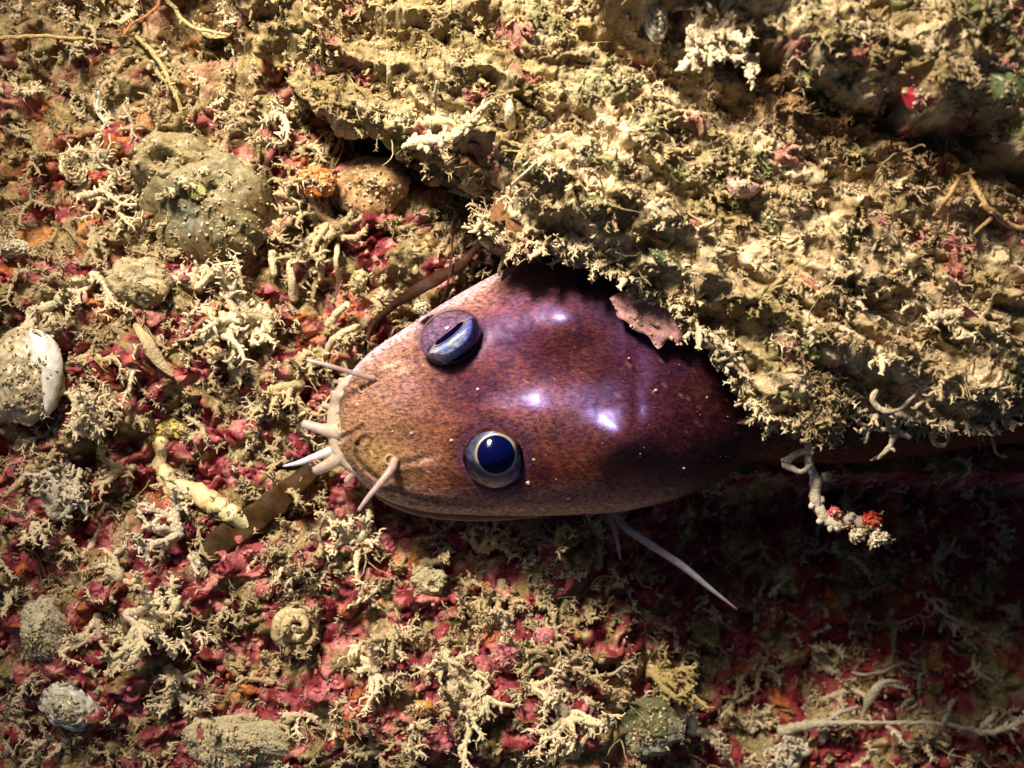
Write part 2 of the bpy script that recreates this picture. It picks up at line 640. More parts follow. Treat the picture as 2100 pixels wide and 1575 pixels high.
# small growth templates
rng = np.random.RandomState(11)
T_open = []
for i in range(22):
    a = antler(rng, 1.0, arms=rng.randint(2, 4), steps=rng.randint(4, 7), r0=rng.uniform(0.042, 0.068), lift=0.4, depth=1, k=4, taper=0.4, sk=3, stp=0.075, stub=1.0, stubl=(0.05, 0.13))
    T_open.append(a.arrays())
T_fuzz = []
for i in range(22):
    a = antler(rng, 0.8, arms=rng.randint(2, 4), steps=rng.randint(3, 5), r0=rng.uniform(0.035, 0.065), lift=0.7, dir0=0.0, spread=2.6, stub=0.78, depth=0, k=3, taper=0.4, sk=3, stp=0.08, stubl=(0.05, 0.12))
    T_fuzz.append(a.arrays())
T_thread = []
for i in range(10):
    a = Acc()
    for q in range(rng.randint(2, 5)):
        A = rng.uniform(0, 6.3)
        n = rng.randint(5, 10)
        P = [np.zeros(3)]
        E = rng.uniform(0.1, 0.9)
        for s_ in range(n):
            A += rng.uniform(-0.5, 0.5)
            E += rng.uniform(-0.3, 0.25)
            P.append(P[-1] + 0.09 * np.array((math.cos(A) * math.cos(E), math.sin(A) * math.cos(E), math.sin(E))))
        V, Qd, T = tube_arrays(P, np.linspace(0.018, 0.008, n + 1), 4, rng, 0.2)
        a.add(V, Qd, T, TAN)
    T_thread.append(a.arrays())


def scatter(name, label, templ, pts, smin, smax, colf, seed, mat, tilt=0.5, kind='stuff', cat=None, angf=None):
    rng = np.random.RandomState(seed)
    acc = Acc()
    cols = colf(pts)
    for i, p in enumerate(pts):
        V, Qd, T, Cc = templ[rng.randint(len(templ))]
        s = rng.uniform(smin, smax)
        R = rotz(rng.uniform(0, 2 * math.pi) if angf is None else angf(rng, p)) @ rand_tilt(rng, tilt)
        acc.add((V * s) @ R.T + p, Qd, T, (Cc.mean(1, keepdims=True) / TAN.mean()) * cols[i])
    o = acc.build(name, mat)
    tag(o, label, cat, None, kind)
    return o


def rand_points(n, seed, x0=-11.5, x1=11.5, y0=-8.8, y1=8.8):
    r = np.random.RandomState(seed)
    return r.uniform(x0, x1, n), r.uniform(y0, y1, n), r


# ---- open branching turf on the rock face
x, y, r = rand_points(9000, 21)
z, on, d1 = top_z(x, y)
px = x * 100 + 1050
py = 787.5 - y * 100
dens = sst(-0.45, 0.25, fbm(x * 0.8, y * 1.0, 3, 201))
dens *= 1 - 0.55 * sst(1150, 1500, px) * sst(950, 1050, py) * (1 - sst(1400, 1500, py))
fishbed = gauss(px, py, 1080, 800, 330, 210) > 0.45
keep = (~on) & (r.rand(len(x)) < dens * 0.225) & (~fishbed) & (d1 < -0.15)
pts = np.stack([x, y, z - 0.02], -1)[keep]


def turf_cols(p):
    n = fbm(p[:, 0] * 0.9, p[:, 1] * 0.9, 2, 211)
    c = mix(TAN, PALE, sst(-0.2, 0.5, n + 0.3 * np.random.RandomState(3).randn(len(p)) * 0.8))
    c = mix(c, KHAKI, sst(0.1, 0.7, fbm(p[:, 0] * 0.7, p[:, 1] * 0.7, 2, 221)) * 0.6)
    return c


scatter('branching_turf', 'knobbly tan branching growth carpeting the pink rock around the fish', T_open, pts, 0.5, 1.5,
        turf_cols, 5, M_turf, tilt=0.45)

# ---- short fuzz between the branches
x, y, r = rand_points(7000, 25)
z, on, d1 = top_z(x, y)
px = x * 100 + 1050
py = 787.5 - y * 100
keep = (~on) & (gauss(px, py, 1080, 800, 330, 210) < 0.45) & (d1 < -0.1) & (r.rand(len(x)) < 0.12 + 0.6 * sst(-0.2, 0.4, fbm(x * 1.3, y * 1.3, 2, 207)))
pts = np.stack([x, y, z - 0.03], -1)[keep][:2100]
scatter('fuzzy_turf', 'short gritty tan fuzz between the branching growths on the rock face', T_fuzz, pts, 0.5, 1.2,
        lambda p: turf_cols(p) * 0.95, 12, M_turf, tilt=0.5)

# ---- thin threads
x, y, r = rand_points(330, 22)
z, on, d1 = top_z(x, y)
px = x * 100 + 1050
py = 787.5 - y * 100
keep = (~((gauss(px, py, 1080, 800, 330, 210) > 0.45) & ~on)) & ((d1 > 0.05) | (d1 < -0.1))
pts = np.stack([x, y, z], -1)[keep]
scatter('thread_growth', 'fine pale threads sprouting between the crusts all over the rock', T_thread, pts, 0.6, 1.4,
        lambda p: mix(KHAKI * 0.9, TAN, np.random.RandomState(4).rand(len(p))), 6, M_turf, tilt=0.8)

# ---- fuzzy turf on the ledge
x, y, r = rand_points(9000, 23, -6.2, 10.2, -1.8, 7.7)
z, on, d1 = top_z(x, y)
keep = on & (r.rand(len(x)) < 0.2 + 0.6 * sst(-0.3, 0.3, fbm(x * 1.2, y * 1.5, 2, 231)))
pts = np.stack([x, y, z - 0.03], -1)[keep][:1800]
_, _, d2s, id2s, id3s, _ = ledge_height(pts[:, 0], pts[:, 1])
lcol = ledge_color(pts[:, 0], pts[:, 1], d2s, id2s, id3s)
scatter('fuzzy_turf', 'short fuzzy tan turf covering the overhanging ledge', T_fuzz, pts, 0.45, 1.2,
        lambda p: lcol * 1.2, 7, M_turf, tilt=0.6, angf=lambda g, p: math.radians(-48) + g.normal(0, 0.75))

# ---- ragged fringe along the rim over the fish
rg = np.random.RandomState(55)
E_ = np.array([(985, 440), (1005, 480), (1055, 512), (1130, 505), (1215, 545), (1290, 562), (1360, 622), (1440, 692), (1490, 745), (1535, 830), (1600, 880),
               (1730, 850), (1850, 855), (1960, 880), (2100, 860)], float)
FR = []
for q in range(170):
    t_ = rg.uniform(0, len(E_) - 1.01)
    i_ = int(t_)
    e_ = E_[i_] * (1 - t_ + i_) + E_[i_ + 1] * (t_ - i_)
    zf = np.interp(e_[0], [985, 1200, 1600, 2100], [2.3, 2.75, 3.1, 3.2]) + rg.uniform(-0.15, 0.25)
    FR.append(at(e_[0] + rg.normal(4, 9), e_[1] - abs(rg.normal(6, 10)), zf))
FR = np.array(FR)
scatter('rim_fringe', 'ragged pale fringe hanging from the rim of the ledge over the fish', T_fuzz, FR, 0.6, 1.5,
        lambda p: mix(TAN, PALE * 1.05, np.random.RandomState(8).rand(len(p))), 56, M_turf, tilt=0.4, angf=lambda g, p: math.radians(-115) + g.normal(0, 0.5))

# ---- granules: lumpy grit, pink knobs
ico_v = np.array([(0, 0, 1), (0.894, 0, 0.447), (0.276, 0.851, 0.447), (-0.724, 0.526, 0.447), (-0.724, -0.526, 0.447), (0.276, -0.851, 0.447),
                  (0.724, 0.526, -0.447), (-0.276, 0.851, -0.447), (-0.894, 0, -0.447), (-0.276, -0.851, -0.447), (0.724, -0.526, -0.447), (0, 0, -1)])
ico_f = np.array([(0, 1, 2), (0, 2, 3), (0, 3, 4), (0, 4, 5), (0, 5, 1), (1, 6, 2), (2, 7, 3), (3, 8, 4), (4, 9, 5), (5, 10, 1),
                  (6, 7, 2), (7, 8, 3), (8, 9, 4), (9, 10, 5), (10, 6, 1), (11, 7, 6), (11, 8, 7), (11, 9, 8), (11, 10, 9), (11, 6, 10)])


def granules(name, label, P, size, cols, seed, mat, sq=0.6):
    r = np.random.RandomState(seed)
    n = len(P)
    S = size * (1 + 0.5 * (r.rand(n, 12) - 0.5) * 2)
    sc3 = r.uniform(1 - sq, 1 + sq, (n, 1, 3))
    V = ico_v[None] * S[..., None] * sc3 + P[:, None, :]
    T = ico_f[None] + (np.arange(n) * 12)[:, None, None]
    Cc = np.repeat(cols[:, None, :], 12, 1) * r.uniform(0.85, 1.15, (n, 12, 1))
    o = mesh_from(name, V.reshape(-1, 3), None, T.reshape(-1, 3), Cc.reshape(-1, 3), mat)
    tag(o, label, None, None, 'stuff')
    return o


x, y, r = rand_points(11000, 24)
z, on, d1 = top_z(x, y)
px = x * 100 + 1050
py = 787.5 - y * 100
fb = (gauss(px, py, 1080, 800, 330, 210) > 0.45) & ~on
keep = ~fb & (np.abs(d1 + 0.05) > 0.08) & on
P = np.stack([x, y, z], -1)[keep]
rr = np.random.RandomState(9)
_, _, d2s, id2s, id3s, _ = ledge_height(P[:, 0], P[:, 1])
cl = ledge_color(P[:, 0], P[:, 1], d2s, id2s, id3s) * rr.uniform(0.7, 1.5, (len(P), 1))
granules('ledge_grit', 'tan crumbs of grit caught in the turf of the ledge', P, rr.uniform(0.015, 0.05, (len(P), 1)), cl, 31, M_ledge)
keep = ~fb & ~on & (d1 < -0.1)
P = np.stack([x, y, z], -1)[keep]
rr = np.random.RandomState(10)
n = fbm(P[:, 0] * 1.2, P[:, 1] * 1.2, 2, 241)
_zb, _wb = base_height(P[:, 0], P[:, 1])
cc = base_color(P[:, 0], P[:, 1], _zb, _wb) * rr.uniform(0.8, 1.35, (len(P), 1))
cc = mix(cc, mix(KHAKI, TAN, rr.rand(len(P))), (rr.rand(len(P)) > 0.35 + 0.6 * pink_mask(P[:, 0], P[:, 1])) * 1.0)
cc = mix(cc, ROSE, (rr.rand(len(P)) < 0.08) * 1.0)
granules('rock_knobs', 'pink and tan knobs crusting the rock face', P, rr.uniform(0.02, 0.07, (len(P), 1)), cc, 32, M_rock)

# ------------------------------------------------------------------ the fish
UP = [(686, 880), (690, 846), (700, 796), (725, 757), (765, 717), (820, 680), (880, 640), (960, 592), (1040, 550), (1130, 515),
      (1250, 495), (1370, 510), (1470, 560), (1560, 620), (1700, 700), (1850, 745), (2050, 780), (2300, 790)]
LO = [(686, 880), (690, 912), (704, 944), (733, 982), (785, 1022), (860, 1047), (960, 1056), (1080, 1058), (1200, 1055), (1295, 1046),
      (1400, 1018), (1475, 984), (1532, 950), (1590, 946), (1720, 950), (1870, 936), (2060, 910), (2300, 905)]
RIM = [1.0, 1.0, 0.98, 0.95, 0.92, 0.90, 0.88, 0.85, 0.82, 0.80, 0.78, 0.72, 0.66, 0.5, 0.3, 0.1, -0.1, -0.2]
CROWN = [1.05, 1.22, 1.40, 1.55, 1.70, 1.86, 2.00, 2.16, 2.30, 2.38, 2.36, 2.20, 1.95, 1.60, 1.25, 1.0, 0.8, 0.6]


def px2(x, y, z):
    k = D / (D - z)
    return x * k * 100 + 1050, 787.5 - y * k * 100


def fish_surface(S, Tt):
    """S station 0..17, Tt across -1 (upper outline) .. 1 (lower outline) -> top side x, y, z"""
    def cr(vals, S):
        P = np.asarray(vals, float)
        m = len(P)
        i = np.clip(np.floor(S).astype(int), 0, m - 2)
        f = S - i
        if P.ndim > 1:
            f = f[..., None]
        g = lambda k: P[np.clip(k, 0, m - 1)]
        p0, p1, p2, p3 = g(i - 1), g(i), g(i + 1), g(i + 2)
        return 0.5 * (2 * p1 + (p2 - p0) * f + (2 * p0 - 5 * p1 + 4 * p2 - p3) * f * f + (3 * p1 - p0 - 3 * p2 + p3) * f ** 3)
    u = cr(UP, S)
    l = cr(LO, S)
    rim = cr(RIM, S)
    cw = cr(CROWN, S)
    w = (Tt[..., None] + 1) / 2
    pp = u * (1 - w) + l * w
    zz = rim + (cw - rim) * np.clip(1 - np.abs(Tt) ** 2.3, 0, 1) ** 0.62
    return pp[..., 0], pp[..., 1], zz, rim


LIPFOLDS = ([(733, 912), (730, 935), (742, 955), (765, 976), (790, 990)], [(735, 912), (742, 902), (750, 897)], [(700, 878), (697, 850), (697, 820), (706, 797), (722, 784), (745, 778), (752, 790)],
            [(690, 905), (712, 893), (745, 876)], [(808, 955), (850, 945), (885, 935)], [(765, 770), (800, 762), (835, 748)], [(795, 1003), (850, 1022), (920, 1034), (1010, 1038)])


def line_dist(px, py, line):
    L = np.array(line, float)
    best = np.full(px.shape, 1e9)
    for a, c in zip(L[:-1], L[1:]):
        d = c - a
        t = np.clip(((px - a[0]) * d[0] + (py - a[1]) * d[1]) / (d @ d), 0, 1)
        best = np.minimum(best, (px - a[0] - t * d[0]) ** 2 + (py - a[1] - t * d[1]) ** 2)
    return best


def fish_bumps(px, py):
    b = 0.10 * gauss(px, py, 1015, 930, 85, 75) + 0.12 * gauss(px, py, 925, 690, 80, 65)
    b += 0.13 * gauss(px, py, 1110, 850, 75, 42) + 0.40 * gauss(px, py, 1275, 908, 72, 55)
    b += 0.23 * gauss(px, py, 1150, 650, 75, 52)
    b -= 0.09 * gauss(px, py, 1190, 775, 120, 55)
    b += 0.10 * gauss(px, py, 800, 850, 70, 50)
    b -= 0.07 * gauss(px, py, 1308, 800, 14, 90)
    # pits round the eyes
    for cx, cy, rx, ry in ((1015, 930, 70, 64), (925, 690, 60, 50)):
        q = np.sqrt(((px - cx) / rx) ** 2 + ((py - cy) / ry) ** 2)
        b -= 0.04 * np.exp(-((q - 1.02) / 0.13) ** 2)
        b -= 0.14 * (1 - sst(0.6, 1.0, q))
    # fold of the upper lip
    for line in LIPFOLDS:
        best = line_dist(px, py, line)
        b -= 0.075 * np.exp(-best / 6.0 ** 2)
        b += 0.045 * np.exp(-best / 16.0 ** 2)
    # small pale pores stand proud
    return b


def fish_z(px, py):
    """height of the fish's back under a photograph pixel (approximate inverse)"""
    E = 1e9
    S, Tt = np.meshgrid(np.linspace(0.2, 15, 220), np.linspace(-0.97, 0.97, 90), indexing='ij')
    a, b, z, _ = fish_surface(S, Tt)
    i = np.argmin((a - px) ** 2 + (b - py) ** 2)
    ii = np.unravel_index(i, a.shape)
    return float(z[ii] + fish_bumps(np.array([float(px)]), np.array([float(py)]))[0])


def on_fish(px, py, lift=0.0):
    z = fish_z(px, py)
    return at(px, py, z + lift)


nS, nT = 290, 190
s_ = np.linspace(0, 1, nS) ** 1.35 * 17
th = np.linspace(0, 2 * math.pi, nT, endpoint=False)
Sg, Th = np.meshgrid(s_, th, indexing='ij')
Tg = -np.cos(Th)
topside = np.sin(Th) >= 0
px, py, zt, rim = fish_surface(Sg, Tg)
b = fish_bumps(px, py) * sst(0, 0.25, 1 - np.abs(Tg))
sk = 0.010 * fbm(px * 0.09, py * 0.09, 3, 301) + 0.006 * gnoise(px * 0.33, py * 0.33, 305) + 0.02 * gnoise(px * 0.02, py * 0.02, 303)
ztop = zt + b + sk * sst(0, 0.1, 1 - np.abs(Tg))
zbot = rim - 0.75 * np.sqrt(np.clip(1 - Tg ** 2, 0, 1)) * np.clip(Sg / 2.5, 0.15, 1)
zz = np.where(topside, ztop, zbot)
# pale flange along the rim bulges a little outward
k = (D - zz) / D
VX = (px - 1050) / 100 * k
VY = (787.5 - py) / 100 * k
V = np.stack([VX, VY, zz], -1).reshape(-1, 3)
i = np.arange(nS - 1)[:, None] * nT
j = np.arange(nT)[None, :]
j2 = (j + 1) % nT
Q = np.stack([i + j, i + j2, i + nT + j2, i + nT + j], -1).reshape(-1, 4)
# colours of the skin
n1 = fbm(px * 0.012, py * 0.012, 3, 311)
n2 = fbm(px * 0.05, py * 0.07, 3, 321)
n3 = gnoise(px * 0.20, py * 0.26, 331)
SK = np.array
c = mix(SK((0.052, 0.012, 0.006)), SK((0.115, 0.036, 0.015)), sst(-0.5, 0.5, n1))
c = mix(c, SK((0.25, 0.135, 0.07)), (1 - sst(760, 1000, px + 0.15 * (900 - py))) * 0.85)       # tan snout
c = mix(c, SK((0.016, 0.004, 0.005)), sst(1080, 1330, px + 0.45 * (1000 - py) - 90) * 0.85)    # dark nape, with the ledge's shade painted in
c = mix(c, SK((0.12, 0.045, 0.012)), sst(1480, 1620, px) * 0.8)                               # brown tail
c = mix(c, SK((0.08, 0.022, 0.06)), 0.4 * gauss(px, py, 1310, 760, 50, 110))                  # violet sheen painted into the skin
c = mix(c, SK((0.20, 0.11, 0.15)), 0.45 * gauss(px, py, 1110, 850, 110, 60))  # lilac glow of a highlight painted into the skin
c = mix(c, SK((0.12, 0.05, 0.08)), 0.4 * gauss(px, py, 1110, 615, 110, 45))  # violet halo of the upper highlight, painted likewise
c = mix(c, SK((0.30, 0.185, 0.16)), sst(0.68, 0.92, np.abs(Tg)) * (1 - sst(1250, 1450, px)) * (0.85 - 0.55 * sst(950, 1080, px) * (Tg < 0)))  # paler cheeks
edgec = mix(SK((0.46, 0.38, 0.44)), SK((0.60, 0.46, 0.34)), sst(850, 1000, py))
c = mix(c, edgec, sst(0.87 + 0.05 * (Tg < 0) * sst(950, 1050, px), 0.985, np.abs(Tg) + 0.02 * n2) * (1 - sst(1250, 1450, px)) * 0.9)     # pale edge
c = mix(c, SK((0.60, 0.45, 0.28)), (1 - sst(690, 715, px + 0.2 * np.abs(py - 890))) * 0.9)            # pale lip
c = mix(c, SK((0.55, 0.33, 0.24)), 0.8 * gauss(px, py, 812, 752, 30, 14) + 0.6 * gauss(px, py, 872, 945, 28, 14))
c = mix(c, SK((0.46, 0.33, 0.10)), 0.5 * gauss(px, py, 770, 935, 40, 28))
c = mix(c, SK((0.055, 0.018, 0.012)), sst(0.15, 0.75, n3 + 0.6 * n2) * 0.5 * sst(760, 900, px) * (1 - 0.5 * sst(0.7, 1, np.abs(Tg))))
c = mix(c, SK((0.35, 0.20, 0.14)), sst(0.55, 0.9, gnoise(px * 0.15, py * 0.15, 341)) * 0.35)
for line in LIPFOLDS:
    best = line_dist(px, py, line)
    c = mix(c, SK((0.06, 0.035, 0.025)), np.exp(-best / 4.5 ** 2) * 0.5 * topside)
c = mix(c, SK((0.12, 0.08, 0.12)), 1 - sst(0.8, 1.05, np.sqrt(((px - 925) / 62) ** 2 + ((py - 690) / 50) ** 2)))
for cx, cy, rx, ry in ((1015, 930, 70, 64), (925, 690, 62, 52)):
    q = np.sqrt(((px - cx) / rx) ** 2 + ((py - cy) / ry) ** 2)
    c = mix(c, SK((0.05, 0.03, 0.07)), np.exp(-((q - 1.0) / 0.14) ** 2) * 0.65)
c = c * mix(SK((1.0, 0.94, 0.92)), SK((1.08, 0.84, 0.74)), sst(780, 1000, px))
c = np.where(topside[..., None], c, mix(c, SK((0.45, 0.33, 0.27)), np.full(px.shape, 0.7)))

m, nt, bs = nodemat('fish_skin')
N = nt.nodes.new
L = nt.links.new
ca = N('ShaderNodeAttribute')
ca.attribute_name = 'Col'
geo = N('ShaderNodeNewGeometry')
mp = N('ShaderNodeMapping')
mp.inputs['Rotation'].default_value = (0, 0, math.radians(-17))
mp.inputs['Scale'].default_value = (1.0, 1.9, 1.0)
L(geo.outputs['Position'], mp.inputs['Vector'])
f1 = N('ShaderNodeTexNoise')
f1.inputs['Scale'].default_value = 9.5
f1.inputs['Detail'].default_value = 5
f1.inputs['Roughness'].default_value = 0.75
L(mp.outputs['Vector'], f1.inputs['Vector'])
f2 = N('ShaderNodeTexNoise')
f2.inputs['Scale'].default_value = 42
f2.inputs['Detail'].default_value = 3
L(geo.outputs['Position'], f2.inputs['Vector'])
mr = N('ShaderNodeMapRange')
mr.inputs['From Min'].default_value = 0.38
mr.inputs['From Max'].default_value = 0.64
mr.inputs['To Min'].default_value = 0.30
mr.inputs['To Max'].default_value = 1.75
L(f1.outputs['Fac'], mr.inputs['Value'])
mr2 = N('ShaderNodeMapRange')
mr2.inputs['From Min'].default_value = 0.3
mr2.inputs['From Max'].default_value = 0.7
mr2.inputs['To Min'].default_value = 0.68
mr2.inputs['To Max'].default_value = 1.35
L(f2.outputs['Fac'], mr2.inputs['Value'])
mm = N('ShaderNodeMath')
mm.operation = 'MULTIPLY'
L(mr.outputs['Result'], mm.inputs[0])
L(mr2.outputs['Result'], mm.inputs[1])
vm = N('ShaderNodeVectorMath')
vm.operation = 'SCALE'
L(ca.outputs['Color'], vm.inputs[0])
L(mm.outputs[0], vm.inputs['Scale'])
L(vm.outputs['Vector'], bs.inputs['Base Color'])
bp = N('ShaderNodeBump')
bp.inputs['Strength'].default_value = 0.22
bp.inputs['Distance'].default_value = 0.04
L(f1.outputs['Fac'], bp.inputs['Height'])
L(bp.outputs['Normal'], bs.inputs['Normal'])
bs.inputs['Roughness'].default_value = 0.30
bs.inputs['Specular IOR Level'].default_value = 0.62
bs.inputs['Specular Tint'].default_value = (0.27, 0.25, 1.0, 1)
bs.inputs['Coat Weight'].default_value = 0.22
bs.inputs['Coat Roughness'].default_value = 0.32
bs.inputs['Coat Tint'].default_value = (0.93, 0.90, 1.0, 1)
bs.inputs['Subsurface Weight'].default_value = 0.06
bs.inputs['Subsurface Radius'].default_value = (0.15, 0.06, 0.04)
bs.inputs['Subsurface Scale'].default_value = 1.0
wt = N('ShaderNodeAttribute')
wt.attribute_name = 'Gloss'
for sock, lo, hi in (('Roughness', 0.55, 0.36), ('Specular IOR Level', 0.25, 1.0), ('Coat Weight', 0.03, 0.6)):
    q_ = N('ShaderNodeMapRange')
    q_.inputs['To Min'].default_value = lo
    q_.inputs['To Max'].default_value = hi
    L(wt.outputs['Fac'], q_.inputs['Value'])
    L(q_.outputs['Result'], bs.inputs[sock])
M_skin = m

m, nt, bs = nodemat('fish_fin')
bs.inputs['Base Color'].default_value = (0.62, 0.50, 0.50, 1)
bs.inputs['Roughness'].default_value = 0.3
bs.inputs['Subsurface Weight'].default_value = 0.6
bs.inputs['Subsurface Radius'].default_value = (0.1, 0.07, 0.07)
bs.inputs['Subsurface Scale'].default_value = 1.0
bs.inputs['Specular Tint'].default_value = (0.7, 0.65, 1, 1)
M_fin = crust_material('fish_barbel', rough=0.35, spec=0.5, fine=9, bump=0.15, vary=0.25, sss=0.6)
M_fin.node_tree.nodes['Principled BSDF'].inputs['Alpha'].default_value = 0.66

FO = at(1200, 800, 0.2)
fish = empty('fish', FO)
tag(fish, 'brown glossy fish with whiskered snout peering out from under the crusted ledge', 'fish')
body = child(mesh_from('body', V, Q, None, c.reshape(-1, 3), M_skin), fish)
# slime gloss: faint along the back, raised in patches to place the highlights
gloss = 0.16 * sst(850, 1010, px) * (1 - sst(1380, 1480, px))
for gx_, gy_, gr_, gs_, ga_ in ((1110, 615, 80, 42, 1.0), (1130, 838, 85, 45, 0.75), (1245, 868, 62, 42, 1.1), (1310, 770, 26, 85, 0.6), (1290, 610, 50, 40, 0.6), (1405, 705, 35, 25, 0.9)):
    gloss = gloss + ga_ * gauss(px, py, gx_, gy_, gr_, gs_) * (0.85 + 0.7 * fbm(px * 0.02, py * 0.02, 3, 361))
wa = body.data.attributes.new('Gloss', 'FLOAT', 'POINT')
wa.data.foreach_set('value', np.clip(gloss, 0, 1).astype(np.float32).ravel())
body['label'] = 'mottled brown slimy head and back with violet sheen'


def ftube(name, pts, R, col, n=24, k=12, label=None, mat=None):
    """pts: (px, py, z)"""
    P = spline([at(*p) for p in pts], n)
    Rr = np.interp(np.linspace(0, 1, n), np.linspace(0, 1, len(R)), R)
    V, Qd, T = tube_arrays(P, Rr, k, np.random.RandomState(1), 0.04)
    cc = np.asarray(col, float)
    if cc.ndim == 2:
        t = np.linspace(0, 1, len(cc))
        w = np.linspace(0, 1, n)
        cv = np.stack([np.interp(w, t, cc[:, i]) for i in range(3)], -1)
        cv = np.vstack([np.repeat(cv, k, 0), cv[0], cv[-1]])
    else:
        cv = np.tile(cc, (len(V), 1))
    o = child(mesh_from(name, V, Qd, T, cv, mat or M_fin), fish)
    if label:
        o['label'] = label
    return o


PB = (0.60, 0.46, 0.37)
PG = (0.40, 0.29, 0.28)
ftube('barbel', [(768, 776, 1.62), (745, 771, 1.72), (715, 762, 1.85), (675, 750, 1.95), (632, 739, 1.95)], [0.055, 0.055, 0.05, 0.045, 0.036],
      [(0.42, 0.30, 0.27), PG, PG, (0.5, 0.42, 0.42)], label='upper nostril barbel, greyish')
ftube('barbel', [(810, 943, 1.7), (802, 962, 1.88), (780, 990, 2.0), (755, 1020, 2.05), (736, 1046, 2.0)], [0.085, 0.08, 0.065, 0.05, 0.034],
      [(0.5, 0.36, 0.28), (0.46, 0.33, 0.30), (0.55, 0.43, 0.42)], label='lower nostril barbel, pinkish grey')
ftube('chin_barbel', [(700, 912, 0.95), (680, 923, 0.98), (650, 935, 1.05), (612, 949, 1.1), (580, 956, 1.1)], [0.15, 0.10, 0.075, 0.05, 0.012],
      [(0.66, 0.55, 0.46), (0.78, 0.74, 0.76), (0.72, 0.68, 0.80)], label='white pointed chin barbel')
for pts, R in (([(705, 884, 1.12), (690, 884, 1.12), (660, 880, 1.1), (638, 873, 1.08), (622, 869, 1.05)], [0.26, 0.19, 0.11, 0.10, 0.09]),
               ([(712, 925, 1.0), (698, 937, 1.0), (678, 950, 0.98), (658, 960, 0.95), (645, 965, 0.92)], [0.26, 0.18, 0.125, 0.115, 0.095]),
               ([(736, 955, 1.0), (728, 967, 0.98), (718, 978, 0.95), (709, 988, 0.92)], [0.18, 0.12, 0.07, 0.05]),
               ([(764, 975, 0.98), (757, 988, 0.94), (752, 1000, 0.9)], [0.16, 0.10, 0.04]),
               ([(704, 842, 1.12), (688, 838, 1.1), (672, 833, 1.06), (661, 830, 1.03)], [0.18, 0.11, 0.06, 0.05]),
               ([(706, 812, 1.1), (692, 808, 1.08), (679, 804, 1.05)], [0.16, 0.08, 0.035]),
               ([(716, 788, 1.08), (705, 782, 1.06), (695, 778, 1.03)], [0.15, 0.08, 0.03])):
    ftube('lip_papilla', pts, R, [(0.62, 0.49, 0.36), PB, (0.46, 0.36, 0.33)], n=18)
ftube('upper_lip', [(742, 762, 1.08), (714, 778, 1.08), (697, 806, 1.08), (688, 842, 1.07), (688, 878, 1.06), (694, 910, 1.04), (710, 942, 1.02),
                    (744, 970, 1.02), (785, 1003, 0.98), (830, 1030, 0.93), (890, 1046, 0.88)],
      [0.03, 0.08, 0.12, 0.15, 0.18, 0.18, 0.16, 0.13, 0.10, 0.08, 0.03], [(0.5, 0.40, 0.32), (0.60, 0.47, 0.36), (0.64, 0.51, 0.38), (0.5, 0.38, 0.26)], n=60,
      label='pale swollen rim of the upper lip')
ftube('lower_jaw', [(760, 1003, 0.80), (800, 1030, 0.75), (860, 1051, 0.7), (940, 1062, 0.66), (1020, 1062, 0.62), (1110, 1058, 0.6)],
      [0.04, 0.07, 0.07, 0.06, 0.06, 0.03], [(0.55, 0.38, 0.18), (0.50, 0.34, 0.20), (0.42, 0.30, 0.20)], n=50, label='yellowish lower jaw edge')
ftube('pelvic_fin', [(1258, 1035, 0.5), (1278, 1076, 0.35), (1326, 1112, 0.15), (1396, 1158, 0.0), (1458, 1208, -0.2), (1512, 1250, -0.4)],
      [0.11, 0.075, 0.085, 0.08, 0.05, 0.012], [(0.20, 0.13, 0.12), (0.30, 0.25, 0.28), (0.40, 0.36, 0.42), (0.3, 0.25, 0.28)], n=30,
      label='long grey pelvic fin ray')
ftube('pelvic_fin', [(1250, 1045, 0.45), (1256, 1070, 0.3), (1264, 1100, 0.1), (1272, 1146, -0.1)], [0.07, 0.07, 0.055, 0.02],
      [(0.2, 0.14, 0.13), (0.28, 0.22, 0.24)], n=16, label='short grey pelvic fin ray')
for pxx, pyy, r in ((744, 796, 0.085), (800, 943, 0.095)):
    p = on_fish(pxx, pyy, 0.015)
    a = np.linspace(0, 2 * math.pi, 20, endpoint=False)
    Vn, Qn = [], []
    for ii, aa in enumerate(a):
        for bb in np.linspace(0, 2 * math.pi, 8, endpoint=False):
            rr_ = r + 0.028 * math.cos(bb)
            Vn.append((math.cos(aa) * rr_, math.sin(aa) * rr_, 0.028 * math.sin(bb)))
    for ii in range(20):
        for jj in range(8):
            Qn.append((ii * 8 + jj, ((ii + 1) % 20) * 8 + jj, ((ii + 1) % 20) * 8 + (jj + 1) % 8, ii * 8 + (jj + 1) % 8))
    child(mesh_from('nostril', np.array(Vn) + p, Qn, None, np.tile((0.42, 0.30, 0.20), (160, 1)), M_fin), fish)

